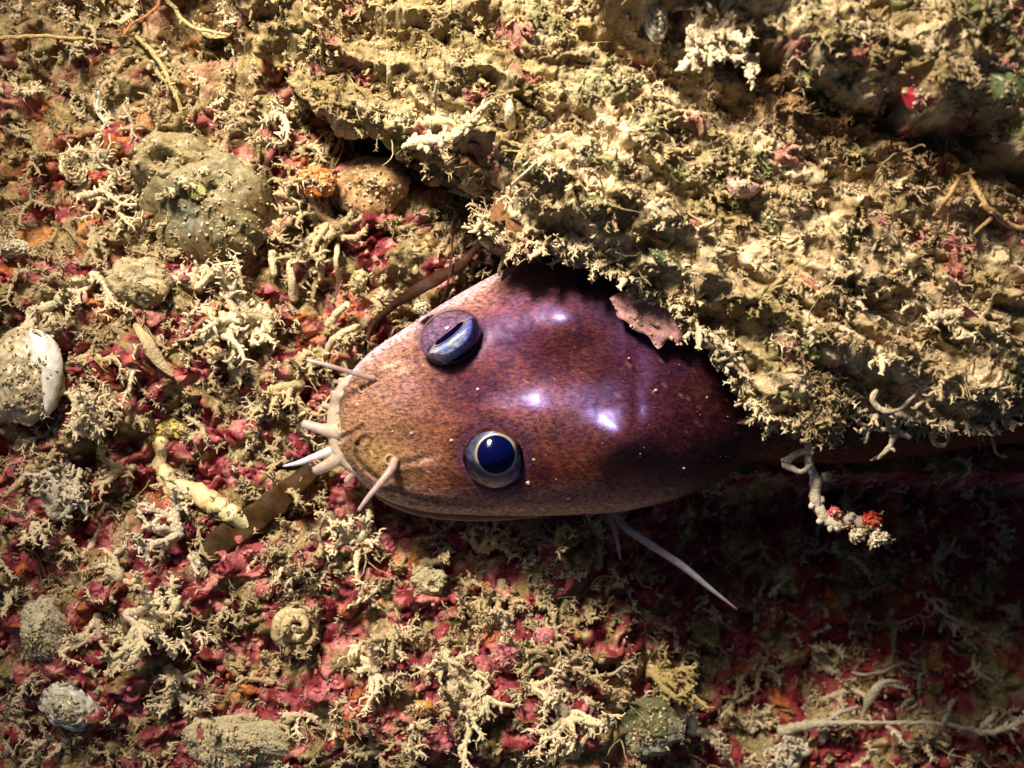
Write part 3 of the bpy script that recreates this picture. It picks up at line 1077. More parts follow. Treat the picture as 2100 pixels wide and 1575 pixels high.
# little pale pores and flecks on the skin
rq = np.random.RandomState(5)
acc = Acc()
spots = [(844, 889, .055), (926, 903, .055), (980, 798, .05), (812, 752, .05), (1095, 942, .05), (1083, 990, .055), (883, 742, .05), (868, 750, .04), (733, 830, .05),
         (805, 885, .03), (738, 822, .04), (1345, 800, .045), (1290, 735, .03), (1402, 960, .035), (1166, 1022, .03), (1450, 815, .03)]
for _ in range(170):
    s0 = rq.uniform(1.5, 12)
    t0 = rq.uniform(-0.85, 0.9)
    a_, b_, _z, _r = fish_surface(np.array([s0]), np.array([t0]))
    spots.append((float(a_[0]), float(b_[0]), rq.uniform(0.007, 0.017)))
for a_, b_, r_ in spots:
    if min(math.hypot(a_ - 1015, b_ - 930), math.hypot(a_ - 925, b_ - 690)) < 75:
        continue
    p = on_fish(a_, b_, 0.0)
    Vv = ico_v * r_ * rq.uniform(0.8, 1.2, (12, 1)) * np.array((1, 0.8, 0.55))
    acc.add(Vv + p, None, ico_f, np.array((0.66, 0.46, 0.36)) * rq.uniform(0.7, 1.1))
o = child(acc.build('skin_pores', M_fin), fish)
o['kind'] = 'stuff'

# ---- eyes
m, nt, bs = nodemat('pupil')
bs.inputs['Base Color'].default_value = (0.001, 0.002, 0.032, 1)
bs.inputs['Roughness'].default_value = 0.12
bs.inputs['Coat Weight'].default_value = 0.4
bs.inputs['Coat Roughness'].default_value = 0.05
M_pupil = m
M_iris = crust_material('iris', rough=0.3, spec=0.9, fine=11, bump=0.15, vary=0.6, coat=0.6)
M_iris.node_tree.nodes['Principled BSDF'].inputs['Metallic'].default_value = 0.55
bs.inputs['Specular IOR Level'].default_value = 0.15
M_pupil_dark = M_pupil.copy()
M_pupil_dark.name = 'pupil_matt'
b2 = M_pupil_dark.node_tree.nodes['Principled BSDF']
b2.inputs['Specular IOR Level'].default_value = 0.0
b2.inputs['Coat Weight'].default_value = 0.0
b2.inputs['Base Color'].default_value = (0.001, 0.0015, 0.02, 1)
m, nt, bs = nodemat('gold_ring')
bs.inputs['Base Color'].default_value = (0.85, 0.74, 0.42, 1)
bs.inputs['Metallic'].default_value = 0.7
bs.inputs['Roughness'].default_value = 0.3
M_gold = m
m = bpy.data.materials.new('cornea')
m.use_nodes = True
nt = m.node_tree
nt.nodes.clear()
N = nt.nodes.new
L = nt.links.new
ou = N('ShaderNodeOutputMaterial')
mx = N('ShaderNodeMixShader')
tr = N('ShaderNodeBsdfTransparent')
tr.inputs[0].default_value = (0.86, 0.84, 0.95, 1)
gl_ = N('ShaderNodeBsdfGlossy')
gl_.inputs['Roughness'].default_value = 0.08
gl_.inputs['Color'].default_value = (0.75, 0.80, 1.0, 1)
fr = N('ShaderNodeFresnel')
fr.inputs[0].default_value = 1.25
L(fr.outputs[0], mx.inputs[0])
L(tr.outputs[0], mx.inputs[1])
L(gl_.outputs[0], mx.inputs[2])
L(mx.outputs[0], ou.inputs[0])
M_cornea = m


def eye(cpx, cpy, zc, R, gaze, pup, ring_el, lab, rimcol, squash=(1, 1), iris_cols=None, flat=None):
    """sphere of radius R centred under the pixel, looking along gaze; pup = pupil half angle"""
    cen = at(cpx, cpy, zc)
    g = Vector(gaze).normalized()
    Rm = np.array(g.to_track_quat('Z', 'Y').to_matrix())
    nl, na = 60, 72
    th = np.linspace(0, math.pi * 0.62, nl)
    ph = np.linspace(0, 2 * math.pi, na, endpoint=False)
    TH, PH = np.meshgrid(th, ph, indexing='ij')
    loc = np.stack([np.sin(TH) * np.cos(PH), np.sin(TH) * np.sin(PH), np.cos(TH)], -1)
    if flat is not None:                      # the iris is a flat disc inside the eye
        loc = loc * np.where(loc[..., 2:] > flat, flat / np.maximum(loc[..., 2:], 1e-6), 1.0)
    W = loc @ Rm.T
    deg = np.degrees(TH)
    nz = fbm(PH * 3 + 5, TH * 7, 3, 401)
    ic = iris_cols(deg, W, nz)
    rad = R * (1 + 0.012 * nz)
    V = (W * rad[..., None]).reshape(-1, 3) * np.array((squash[0], squash[1], 1)) + cen
    i = np.arange(nl - 1)[:, None] * na
    j = np.arange(na)[None, :]
    Qd = np.stack([i + j, i + na + j, i + na + (j + 1) % na, i + (j + 1) % na], -1).reshape(-1, 4)
    e = child(mesh_from('eye', V, Qd, None, ic.reshape(-1, 3), M_iris), fish)
    e['label'] = lab
    if flat is not None:
        mm_ = M_iris.copy()
        mm_.name = 'iris_silver'
        mm_.node_tree.nodes['Principled BSDF'].inputs['Metallic'].default_value = 0.35
        mm_.node_tree.nodes['Principled BSDF'].inputs['Roughness'].default_value = 0.2
        mm_.node_tree.nodes['Bump'].inputs['Strength'].default_value = 0.6
        e.data.materials[0] = mm_

    def disc(name, ra, rb, zz_, mat):
        RR, PH = np.meshgrid(np.linspace(ra, rb, 5), ph, indexing='ij')
        wig = 1 + 0.05 * gnoise(np.cos(PH) * 2.1 + cpx, np.sin(PH) * 2.1, 7)
        loc = np.stack([RR * wig * np.cos(PH), RR * wig * np.sin(PH), np.full(RR.shape, zz_)], -1)
        V = (loc @ Rm.T).reshape(-1, 3) + cen
        i = np.arange(4)[:, None] * na
        Qc = np.stack([i + j, i + na + j, i + na + (j + 1) % na, i + (j + 1) % na], -1).reshape(-1, 4)
        o = mesh_from(name, V, Qc, None, None, mat)
        o.parent = e
        return o

    if flat is not None:
        disc('pupil', 0.004, pup, flat * R + 0.012, M_pupil_dark)
        disc('gold_ring', pup * 0.98, pup + 0.028, flat * R + 0.020, M_gold)
        return e, cen, Rm

    def cap(name, r, a0, a1, mat, n=14, bulge=0.0, col=None):
        th = np.linspace(a0, a1, n)
        TH, PH = np.meshgrid(th, ph, indexing='ij')
        wig = 1 + 0.03 * gnoise(np.cos(PH) * 2.1 + cpx, np.sin(PH) * 2.1, 7)
        TH = a0 + (TH - a0) * wig if a0 == 0 else TH * wig
        loc = np.stack([np.sin(TH) * np.cos(PH), np.sin(TH) * np.sin(PH), np.cos(TH)], -1)
        rr_ = r * (1 + bulge * np.sin((TH - a0) / (a1 - a0) * math.pi))
        V = ((loc @ Rm.T) * rr_[..., None]).reshape(-1, 3) * np.array((squash[0], squash[1], 1)) + cen
        i = np.arange(n - 1)[:, None] * na
        Qc = np.stack([i + j, i + na + j, i + na + (j + 1) % na, i + (j + 1) % na], -1).reshape(-1, 4)
        o = mesh_from(name, V, Qc, None, None, mat)
        o.parent = e
        return o
    cap('pupil', R * 1.012, 0.0, pup, M_pupil)
    cap('gold_ring', R * 1.006, pup * 0.98, pup * 1.0 + 0.085, M_gold, n=6, bulge=0.03)
    # socket rim: a soft lid ring where the eye leaves the skin
    return e, cen, Rm


def iris_low(deg, W, nz):
    a = mix(SK((0.30, 0.28, 0.20)), SK((0.10, 0.115, 0.18)), sst(37, 42, deg + 4 * nz))
    a = mix(a, SK((0.06, 0.12, 0.50)), sst(44, 58, deg) * sst(-0.4, 0.6, W[..., 0]))
    a = mix(a, SK((0.42, 0.34, 0.42)), sst(62, 76, deg))
    return mix(a, SK((0.40, 0.38, 0.38)), (sst(0.3, 0.9, nz) * 0.3))


def iris_up(deg, W, nz):
    lowright = sst(-0.2, 0.6, W[..., 0] * 0.7 - W[..., 1] * 0.7)
    a = mix(SK((0.30, 0.22, 0.24)), SK((0.40, 0.58, 1.0)), sst(38, 55, deg))
    a = mix(a, SK((0.90, 0.88, 0.72)), sst(-0.3, 0.3, nz) * sst(60, 80, deg) * (1 - sst(100, 115, deg)))
    a = mix(a, SK((0.02, 0.06, 0.55)), sst(0.10, 0.7, W[..., 0]) * 0.9)
    a = mix(a, SK((0.03, 0.05, 0.22)), sst(92, 108, deg) * 0.8)
    return a


e1, c1, R1 = eye(1015, 931, fish_z(1015, 1005) - 0.04, 0.66, (0.05, 0.03, 1), math.radians(33), None, 'lower eye with round navy pupil facing out', None, iris_cols=iris_low)
e2, c2, R2 = eye(929, 693, fish_z(925, 745) - 0.17, 0.61, (-0.60, 0.75, 0.25), 0.36, None, 'upper eye seen from the side with slit pupil', None, iris_cols=iris_up, flat=0.16)
for cpx, cpy, zc, rx, ry, h, e in ((1015, 931, c1[2] + 0.12, 0.655, 0.60, 0.62, e1), (924, 690, c2[2] + 0.20, 0.60, 0.49, 0.58, e2)):
    nl, na = 24, 64
    th = np.linspace(0, math.pi / 2, nl)
    ph = np.linspace(0, 2 * math.pi, na, endpoint=False)
    TH, PH = np.meshgrid(th, ph, indexing='ij')
    V = np.stack([np.sin(TH) * np.cos(PH) * rx, np.sin(TH) * np.sin(PH) * ry, np.cos(TH) * h], -1).reshape(-1, 3)
    if e is e2:
        V = V @ rotz(math.radians(28)).T
    V = V + at(cpx, cpy, zc)
    i = np.arange(nl - 1)[:, None] * na
    j = np.arange(na)[None, :]
    Qd = np.stack([i + j, i + na + j, i + na + (j + 1) % na, i + (j + 1) % na], -1).reshape(-1, 4)
    o = mesh_from('cornea', V, Qd, None, None, M_cornea)
    o.parent = e
    # lilac lid
    a = np.linspace(0, 2 * math.pi, 65)
    P = np.stack([np.cos(a) * rx * 0.99, np.sin(a) * ry * 0.99, 0 * a + 0.06], -1)
    if e is e2:
        P = P @ rotz(math.radians(28)).T
    P = P + at(cpx, cpy, zc)
    V, Qd, T = tube_arrays(P, 0.024 + 0.005 * np.sin(a * 2), 8, None)
    cc = mix(SK((0.20, 0.12, 0.16)), SK((0.14, 0.07, 0.05)), 0.5 + 0.5 * np.sin(a * 1 + 1))
    cc = np.vstack([np.repeat(cc, 8, 0), cc[0], cc[-1]])
    o = mesh_from('eyelid', V, Qd, T, cc, M_fin)
    o.parent = e
# ------------------------------------------------------------------ single growths one can point at
DUST = []          # world-space points on hero pieces that grit settles on


def blob(name, cpx, cpy, rx, ry, rz, col, mat, label, cat, seed=1, rot=0.0, lumps=0.18, lift=0.0, holes=(), colf=None, z=None, res=(70, 90), freq=1.6, parent=None, micro=0.02, dust=1.0):
    """rounded lumpy body sitting on the rock; radii in photograph pixels for x, y and cm for z"""
    base = on_rock(cpx, cpy, lift) if z is None else at(cpx, cpy, z)
    k = (D - base[2]) / D
    th = np.linspace(0.02, math.pi - 0.02, res[0])
    ph = np.linspace(0, 2 * math.pi, res[1], endpoint=False)
    TH, PH = np.meshgrid(th, ph, indexing='ij')
    X_, Y_, Z_ = np.sin(TH) * np.cos(PH), np.sin(TH) * np.sin(PH), np.cos(TH)
    n = fbm(X_ * freq + seed * 3.7 + Z_, Y_ * freq + seed * 1.3 - Z_, 4, seed)
    n2 = gnoise(X_ * 14 + Z_ * 5, Y_ * 14 - Z_ * 5, seed + 9) + gnoise(X_ * 27 - Z_ * 9, Y_ * 27 + Z_ * 9, seed + 10) * 0.6
    r = 1 + lumps * n + micro * n2
    for (hx, hy, hr, hd) in holes:
        q = np.sqrt((X_ - hx) ** 2 + (Y_ - hy) ** 2)
        up = (Z_ > 0)
        r = r - up * hd * np.exp(-(q / hr) ** 4) + up * 0.10 * np.exp(-((q - hr * 1.35) / (hr * 0.35)) ** 2)
    V = np.stack([X_ * r * rx / 100 * k, Y_ * r * ry / 100 * k, Z_ * r * rz], -1).reshape(-1, 3) @ rotz(rot).T + base
    cc = np.asarray(col) * (1 + 0.25 * n[..., None])
    if colf is not None:
        cc = colf(X_, Y_, Z_, n, n2, cc)
    i = np.arange(res[0] - 1)[:, None] * res[1]
    j = np.arange(res[1])[None, :]
    j2 = (j + 1) % res[1]
    Qd = np.stack([i + j, i + res[1] + j, i + res[1] + j2, i + j2], -1).reshape(-1, 4)
    up_ = V[(V[:, 2] > base[2] - 0.1 * rz)]
    DUST.append((up_, rx * ry / 100.0 * dust))
    org = None if parent is not None else base
    o = mesh_from(name, V, Qd, None, np.broadcast_to(cc, TH.shape + (3,)).reshape(-1, 3), mat, origin=org)
    if parent is not None:
        child(o, parent)
        if label:
            o['label'] = label
    else:
        tag(o, label, cat)
    return o


def strand(name, pts, R, col, mat, label=None, cat=None, k=8, n=None, jit=0.25, stubs=0.0, seed=1, flat=None, wob=0.03, lift=0.0, absz=False, parent=None, group=None, stublen=0.12):
    """knobbly strand; pts (px, py, z above the rock) or absolute z"""
    rng = np.random.RandomState(seed)
    if name in ('tube_wall', 'tube_end', 'coiled_shell', 'antler_tube', 'rim_strand', 'stem'):
        DUST.append((spline(np.array([on_rock(p[0], p[1], p[2] + R[0] * 0.7) if not absz else at(p[0], p[1], p[2] + R[0]) for p in pts]), 40), 12 if name != 'stem' else 3))
    W = []
    for p in pts:
        W.append(at(*p) if absz else on_rock(p[0], p[1], p[2]))
    W = np.array(W)
    if not absz:                       # even out the bumps of the rock underneath
        zs = W[:, 2].copy()
        if len(zs) > 2:
            zs[1:-1] = np.maximum(zs[1:-1], (zs[:-2] + zs[2:]) / 2)
        W[:, 2] = zs
    ln = np.linalg.norm(np.diff(W, axis=0), axis=1).sum()
    n = n or max(6, int(ln / 0.07))
    P = spline(W, n)
    P = P + wob * np.stack([gnoise(P[:, 0] * 4, P[:, 1] * 4, seed), gnoise(P[:, 0] * 4, P[:, 1] * 4, seed + 1), gnoise(P[:, 0] * 5, P[:, 1] * 5, seed + 2)], -1)
    Rr = np.interp(np.linspace(0, 1, n), np.linspace(0, 1, len(R)), R) * (1 + jit * (rng.rand(n) - 0.5))
    acc = Acc()
    V, Qd, T = tube_arrays(P, Rr, k, rng, jit * 0.6, flat)
    cv = np.asarray(col) * (0.85 + 0.3 * rng.rand(len(V), 1))
    acc.add(V, Qd, T, cv)
    for i in range(1, n):
        if rng.rand() < stubs:
            a, e = rng.uniform(0, 2 * math.pi), rng.uniform(-0.4, 0.9)
            v = np.array((math.cos(a) * math.cos(e), math.sin(a) * math.cos(e), math.sin(e)))
            l = rng.uniform(0.5, 1.2) * stublen
            SP = [P[i], P[i] + v * (Rr[i] + l * 0.5), P[i] + v * (Rr[i] + l) + rng.uniform(-0.02, 0.02, 3)]
            V, Qd, T = tube_arrays(SP, Rr[i] * np.array((0.6, 0.5, 0.35)) + 0.006, 5, rng, 0.25)
            acc.add(V, Qd, T, np.asarray(col) * rng.uniform(0.85, 1.3))
    if parent is not None:
        o = child(acc.build(name, mat), parent)
        if label:
            o['label'] = label
        return o
    o = acc.build(name, mat, origin=W[0])
    tag(o, label, cat, group)
    return o


GTUFT = 'pale branching tufts growing on the rock'


def tuft(px_, py_, size, direc, label, seed, arms=4, spread=2.2, steps=7, r0=0.05, col=PALE, lift=0.12, el=0.35, depth=2, stub=0.95):
    rng = np.random.RandomState(seed)
    base = on_rock(px_, py_, lift)
    a = antler(rng, size, arms=arms, steps=steps, r0=r0, dir0=None if direc is None else math.radians(direc), spread=spread,
               lift=el, stub=stub, k=6, depth=depth, col=np.asarray(col), curl=0.6, taper=0.45)
    V, Qd, T, Cc = a.arrays()
    o = mesh_from('branching_tuft', V + base, Qd, T, Cc, M_turf, origin=base)
    tag(o, label, 'tuft', GTUFT)
    return o


GREY = np.array((0.56, 0.47, 0.33))
TUFTS = [  # px, py, size, direction (deg, up = 90), label, arms, spread, steps, colour
    (150, 400, 1.25, -15, 'broad pale tuft spreading right, left of the olive sea squirt', 5, 1.2, 9, PALE),
    (190, 470, 1.0, -70, 'tan tuft hanging downward from the broad pale tuft left of the sea squirt', 4, 1.6, 6, TAN),
    (470, 405, 1.0, 0, 'pale tuft lying over the right flank of the olive sea squirt', 4, 1.3, 5, PALE),
    (700, 470, 1.5, 170, 'long net-like tan tuft right of the sea squirt, above the kinked tube', 5, 1.1, 9, TAN * 1.15),
    (690, 475, 1.0, 10, 'tan tuft reaching right from the net-like tuft toward the ledge', 4, 1.8, 6, TAN),
    (400, 590, 1.15, 70, 'bushy cream tuft standing just below the olive sea squirt', 6, 2.6, 5, PALE * 1.05),
    (560, 650, 1.5, 175, 'thick pale tuft stretching left between kinked tube and red pit', 6, 1.0, 10, PALE),
    (540, 650, 1.0, -40, 'short thick tuft at the right end of the thick pale tuft', 4, 1.6, 5, PALE * 0.95),
    (425, 700, 0.95, -100, 'knobbly tuft with dark gaps below the thick pale tuft', 5, 3.0, 5, TAN * 1.2),
    (470, 735, 1.0, -30, 'curved cream tuft beside a red patch, left of the fish snout', 4, 1.3, 7, PALE),
    (620, 790, 1.25, 180, 'wide tan tuft directly left of the upper nostril barbel', 6, 1.4, 9, TAN * 1.25),
    (190, 560, 1.0, -45, 'narrow feathery tuft at the left, above the round grey lump', 3, 0.9, 7, PALE),
    (60, 640, 1.1, -20, 'long tan tuft at the left edge above the white shell', 4, 1.1, 8, PALE * 0.9),
    (190, 720, 1.1, -60, 'tan tuft on pink crust just right of the white shell', 5, 2.0, 6, TAN * 1.2),
    (150, 880, 1.2, 10, 'grey-tan tuft with dark holes under the white shell', 6, 1.7, 8, PALE * 0.9),
    (60, 960, 1.1, -30, 'tan tuft at the left edge below the dark-holed tuft', 5, 2.0, 6, TAN),
    (250, 960, 1.0, 200, 'sparse tuft between pink crust left of the yellow tube', 4, 1.6, 6, TAN * 1.1),
    (110, 1060, 1.3, 60, 'tangled grey-tan tuft at lower left above the pink knobs', 6, 2.8, 7, GREY),
    (370, 1090, 1.15, 180, 'chalky grey tuft under the end of the yellow tube', 7, 2.6, 6, GREY * 1.15),
    (390, 1140, 1.0, -60, 'chalky grey tuft beside the tip of the brown seaweed blade', 5, 1.8, 5, GREY * 1.2),
    (200, 1260, 1.0, -80, 'upright tuft right of the pale fuzzy cone, over a dark gap', 4, 1.2, 8, PALE),
    (260, 1340, 1.0, -170, 'short forked tuft below the upright tuft at lower left', 4, 1.4, 5, PALE),
    (260, 1255, 1.25, -30, 'bright antler-shaped tuft crossing a black pit at lower left', 5, 1.0, 10, PALE * 1.1),
    (340, 1370, 1.1, -35, 'pale tuft continuing right from the antler-shaped tuft', 5, 1.3, 8, PALE),
    (560, 1400, 1.0, 100, 'thin branched tuft below the coiled shell', 4, 2.0, 6, TAN * 1.2),
    (738, 1108, 1.1, None, 'star-shaped pale tuft below the lower nostril barbel', 7, 6.0, 5, PALE * 1.05),
    (985, 1130, 1.1, 90, 'many-fingered olive tuft below the fish cheek', 5, 1.8, 6, TAN * 1.1),
    (870, 1150, 0.9, -60, 'wavy tan tuft left of the many-fingered tuft', 4, 1.6, 6, TAN),
    (1030, 1190, 1.0, -90, 'tall thin stem tuft at centre bottom over red crust', 4, 0.7, 10, TAN),
    (1040, 1275, 0.9, None, 'bushy tip of grey-tan tuft in the middle of the red crust', 6, 6.0, 4, GREY * 0.9),
    (770, 1360, 1.15, None, 'cream tuft with stubby fingers left of the pink knob patch', 7, 6.0, 5, PALE * 1.1),
    (800, 1290, 0.9, -70, 'narrow knobbly stem tuft above the cream stubby tuft', 3, 0.7, 7, TAN * 1.1),
    (920, 1420, 1.3, 10, 'wide pale mat tuft at the lower centre among pink knobs', 7, 2.0, 8, PALE),
    (1080, 1410, 1.0, 20, 'forked twig tuft beside the round pink knobs', 3, 1.0, 7, PALE * 0.95),
    (1120, 1385, 1.2, 40, 'dark-edged antler tuft rising right at bottom centre', 4, 0.9, 9, TAN),
    (1160, 1470, 1.2, None, 'cream many-pointed tuft left of the green-grey lump', 7, 6.0, 6, PALE * 1.1),
    (665, 1490, 1.2, 70, 'white-tan tuft with bead-like ends at the bottom edge', 7, 2.4, 6, PALE * 1.1),
    (560, 1500, 1.0, 150, 'flat tan tuft on the pale sponge at the bottom edge', 5, 2.5, 6, TAN * 1.2),
    (1180, 1550, 1.1, 90, 'spiky cream tuft touching the bottom edge, below the many-pointed one', 6, 2.4, 6, PALE),
    (1420, 1500, 1.1, 60, 'pale tuft in half shade right of the green-grey lump', 5, 2.4, 6, PALE),
    (1540, 1500, 1.1, 100, 'curled pale tuft under the long branch at lower right', 5, 2.2, 6, PALE),
    (1660, 1540, 1.2, 160, 'shaggy pale tuft at the bottom edge in the shade', 6, 2.4, 7, GREY),
    (1330, 1380, 1.1, 10, 'thin antler tuft reaching into the dark at lower right', 4, 1.0, 8, KHAKI * 1.3),
    (1290, 1250, 1.1, 175, 'dull olive tuft under the long pelvic fin ray', 4, 1.2, 7, KHAKI * 1.3),
    (870, 300, 1.0, 10, 'small tan tuft on the ledge corner above the red hollow', 5, 2.0, 5, TAN * 1.2),
    (1170, 480, 0.9, -90, 'tan tuft hanging over the fish from the ledge rim', 5, 1.6, 5, PALE),
    (1650, 640, 1.0, -60, 'loose pale tuft on the right side of the ledge', 5, 2.2, 6, PALE),
    (1950, 620, 1.1, -120, 'wide pale tuft beside the dark maroon patch on the ledge', 6, 2.4, 6, PALE),
]
for i, t in enumerate(TUFTS):
    tuft(t[0], t[1], t[2] * 1.05, t[3], t[4], 500 + i, arms=t[5], spread=t[6], steps=t[7], r0=0.068 + 0.02 * ((i * 7) % 5) / 5, col=t[8])

# ---- the olive sea squirt
SQ = np.array((0.15, 0.12, 0.05))
sqo = empty('sea_squirt', on_rock(420, 420))
tag(sqo, 'olive jelly-like sea squirt with open siphons, upper left of the fish', 'sea squirt')


def sqcol(X_, Y_, Z_, n, n2, cc):
    c = mix(SQ * 1.0, np.array((0.22, 0.18, 0.09)), sst(-0.1, 0.5, n - 0.5 * X_ + 0.3 * Y_))
    c = mix(c, np.array((0.12, 0.13, 0.11)), gauss(X_, Y_, -0.2, -0.35, 0.3) * 0.7)
    return mix(c, np.array((0.09, 0.05, 0.015)), sst(0.0, 0.6, X_ - 0.5 * Y_ + 0.2 * n) * 0.9)


blob('body', 430, 430, 130, 125, 0.75, SQ, M_flesh, None, None, seed=3, rot=-0.5, lumps=0.22, colf=sqcol, parent=sqo, res=(90, 120), lift=0.15, dust=0.5)
blob('siphon', 355, 335, 85, 62, 0.8, SQ * 1.3, M_flesh, 'upper siphon with a dark round opening', None, seed=5, lumps=0.2,
     holes=((-0.05, 0.0, 0.30, 0.75),), colf=lambda X_, Y_, Z_, n, n2, cc: mix(np.array((0.26, 0.205, 0.10)), np.array((0.07, 0.06, 0.015)), np.exp(-((X_ + 0.05) ** 2 + Y_ ** 2) / 0.08)), parent=sqo, lift=0.25)
blob('siphon', 480, 475, 60, 50, 0.55, SQ * 0.8, M_flesh, 'lower siphon, brown and half closed', None, seed=6, lumps=0.2, holes=((0.1, 0.1, 0.2, 0.4),), parent=sqo, lift=0.35)
for q, (bx, by, r) in enumerate([(420, 352, 13), (372, 372, 16), (395, 385, 12), (350, 395, 14), (465, 455, 10), (330, 405, 12), (405, 395, 20)]):
    blob('nodule', bx, by, r, r * 0.8, 0.13, (0.45, 0.42, 0.24) if q != 6 else (0.34, 0.36, 0.10), M_flesh, None, None, seed=20 + q, parent=sqo, lift=0.85 if q not in (4,) else 0.6, res=(14, 18))

# ---- the tan sea squirt in the red hollow
blob('sea_squirt', 760, 385, 78, 62, 0.55, (0.34, 0.20, 0.085), M_flesh, 'smooth amber sea squirt with a pinhole, in the red hollow below the ledge', 'sea squirt', seed=8,
     rot=0.4, lumps=0.16, lift=0.10, holes=((0.05, 0.55, 0.10, 0.35),))
blob('sponge', 645, 375, 42, 28, 0.25, (0.55, 0.17, 0.035), M_flesh, 'small bright orange sponge left of the amber sea squirt', 'sponge', seed=9, lumps=0.35, lift=0.05, micro=0.06, dust=4)
blob('sponge', 210, 355, 45, 26, 0.25, (0.32, 0.05, 0.018), M_flesh, 'small rust red sponge left of the olive sea squirt', 'sponge', seed=10, lumps=0.35, lift=0.2)
blob('lump', 290, 580, 62, 50, 0.42, (0.33, 0.26, 0.14), M_flesh, 'round grey-tan lump above and right of the feathery tuft, under the olive sea squirt', 'sponge', seed=11, lumps=0.22, lift=0.1)
blob('sponge', 95, 1290, 45, 70, 0.75, (0.50, 0.44, 0.29), M_turf, 'pale fuzzy cone-shaped sponge at the lower left edge', 'sponge', seed=12, rot=0.2, lumps=0.15, lift=0.1, micro=0.05, res=(90, 120), dust=2.5)
blob('sponge', 490, 1525, 115, 55, 0.35, (0.44, 0.37, 0.22), M_turf, 'flat pale gritty sponge spread along the bottom edge', 'sponge', seed=13, lumps=0.2, lift=-0.08, micro=0.035, res=(90, 120), dust=3.5, freq=1.3)
blob('sponge', 1310, 1500, 85, 62, 0.4, (0.22, 0.21, 0.12), M_turf, 'soft green-grey sponge at the bottom right of centre', 'sponge', seed=14, rot=0.4, lumps=0.3, lift=0.05, dust=2, micro=0.04,
     colf=lambda X_, Y_, Z_, n, n2, cc: mix(np.array((0.12, 0.125, 0.05)), np.array((0.36, 0.33, 0.25)), sst(0.3, -0.6, Y_ + 0.5 * n)))
blob('lump', 1200, 310, 34, 30, 0.28, (0.46, 0.38, 0.24), M_turf, 'round gritty tan lump with a dark underside, middle of the ledge', 'sponge', seed=15, lumps=0.25, lift=0.08, micro=0.05)
blob('lump', 1128, 300, 22, 20, 0.2, (0.48, 0.40, 0.25), M_turf, 'smaller gritty lump just left of the round one on the ledge', 'sponge', seed=16, lumps=0.3, lift=0.08, micro=0.05)
blob('lump', 735, 578, 17, 27, 0.17, (0.48, 0.38, 0.17), M_hard, 'tan egg-shaped bead on red crust above the fish snout', 'egg', seed=17, rot=-0.35, lumps=0.06, lift=0.25,
     colf=lambda X_, Y_, Z_, n, n2, cc: np.array((0.48, 0.38, 0.17)) * (0.85 + 0.2 * np.sin(Y_ * 9)[..., None]))
blob('knob', 1118, 1306, 22, 20, 0.2, (0.46, 0.12, 0.16), M_flesh, 'smooth pink knob, left one of two side by side at lower centre', 'coral knob', seed=18, lumps=0.1, lift=0.15)
blob('knob', 1150, 1312, 26, 24, 0.22, (0.20, 0.015, 0.05), M_flesh, 'smooth wine red knob, right one of two side by side at lower centre', 'coral knob', seed=19, lumps=0.1, lift=0.15)
blob('knob', 543, 1208, 20, 22, 0.2, (0.46, 0.12, 0.12), M_flesh, 'pink knob right of the brown seaweed tip, above the coiled shell', 'coral knob', seed=21, lumps=0.1, lift=0.25)
blob('knob', 1035, 1345, 30, 34, 0.24, (0.42, 0.10, 0.13), M_flesh, 'large pink knob just below the bushy grey-tan tuft', 'coral knob', seed=22, lumps=0.25, lift=0.15)
blob('knob', 940, 1495, 26, 32, 0.22, (0.22, 0.06, 0.08), M_flesh, 'dusky purple knob near the bottom edge left of centre', 'coral knob', seed=23, lumps=0.2, lift=0.15)
blob('knob', 882, 1192, 34, 24, 0.22, (0.47, 0.41, 0.24), M_turf, 'round olive-cream crust cup below the fish chin', 'crust', seed=24, lumps=0.3, lift=0.2, micro=0.04, holes=((0.2, -0.2, 0.3, 0.3),))
blob('knob', 868, 1452, 22, 16, 0.14, (0.55, 0.24, 0.05), M_gloss, 'tiny orange glossy ascidian among pink knobs at the bottom', 'sea squirt', seed=25, lumps=0.15, lift=0.25)

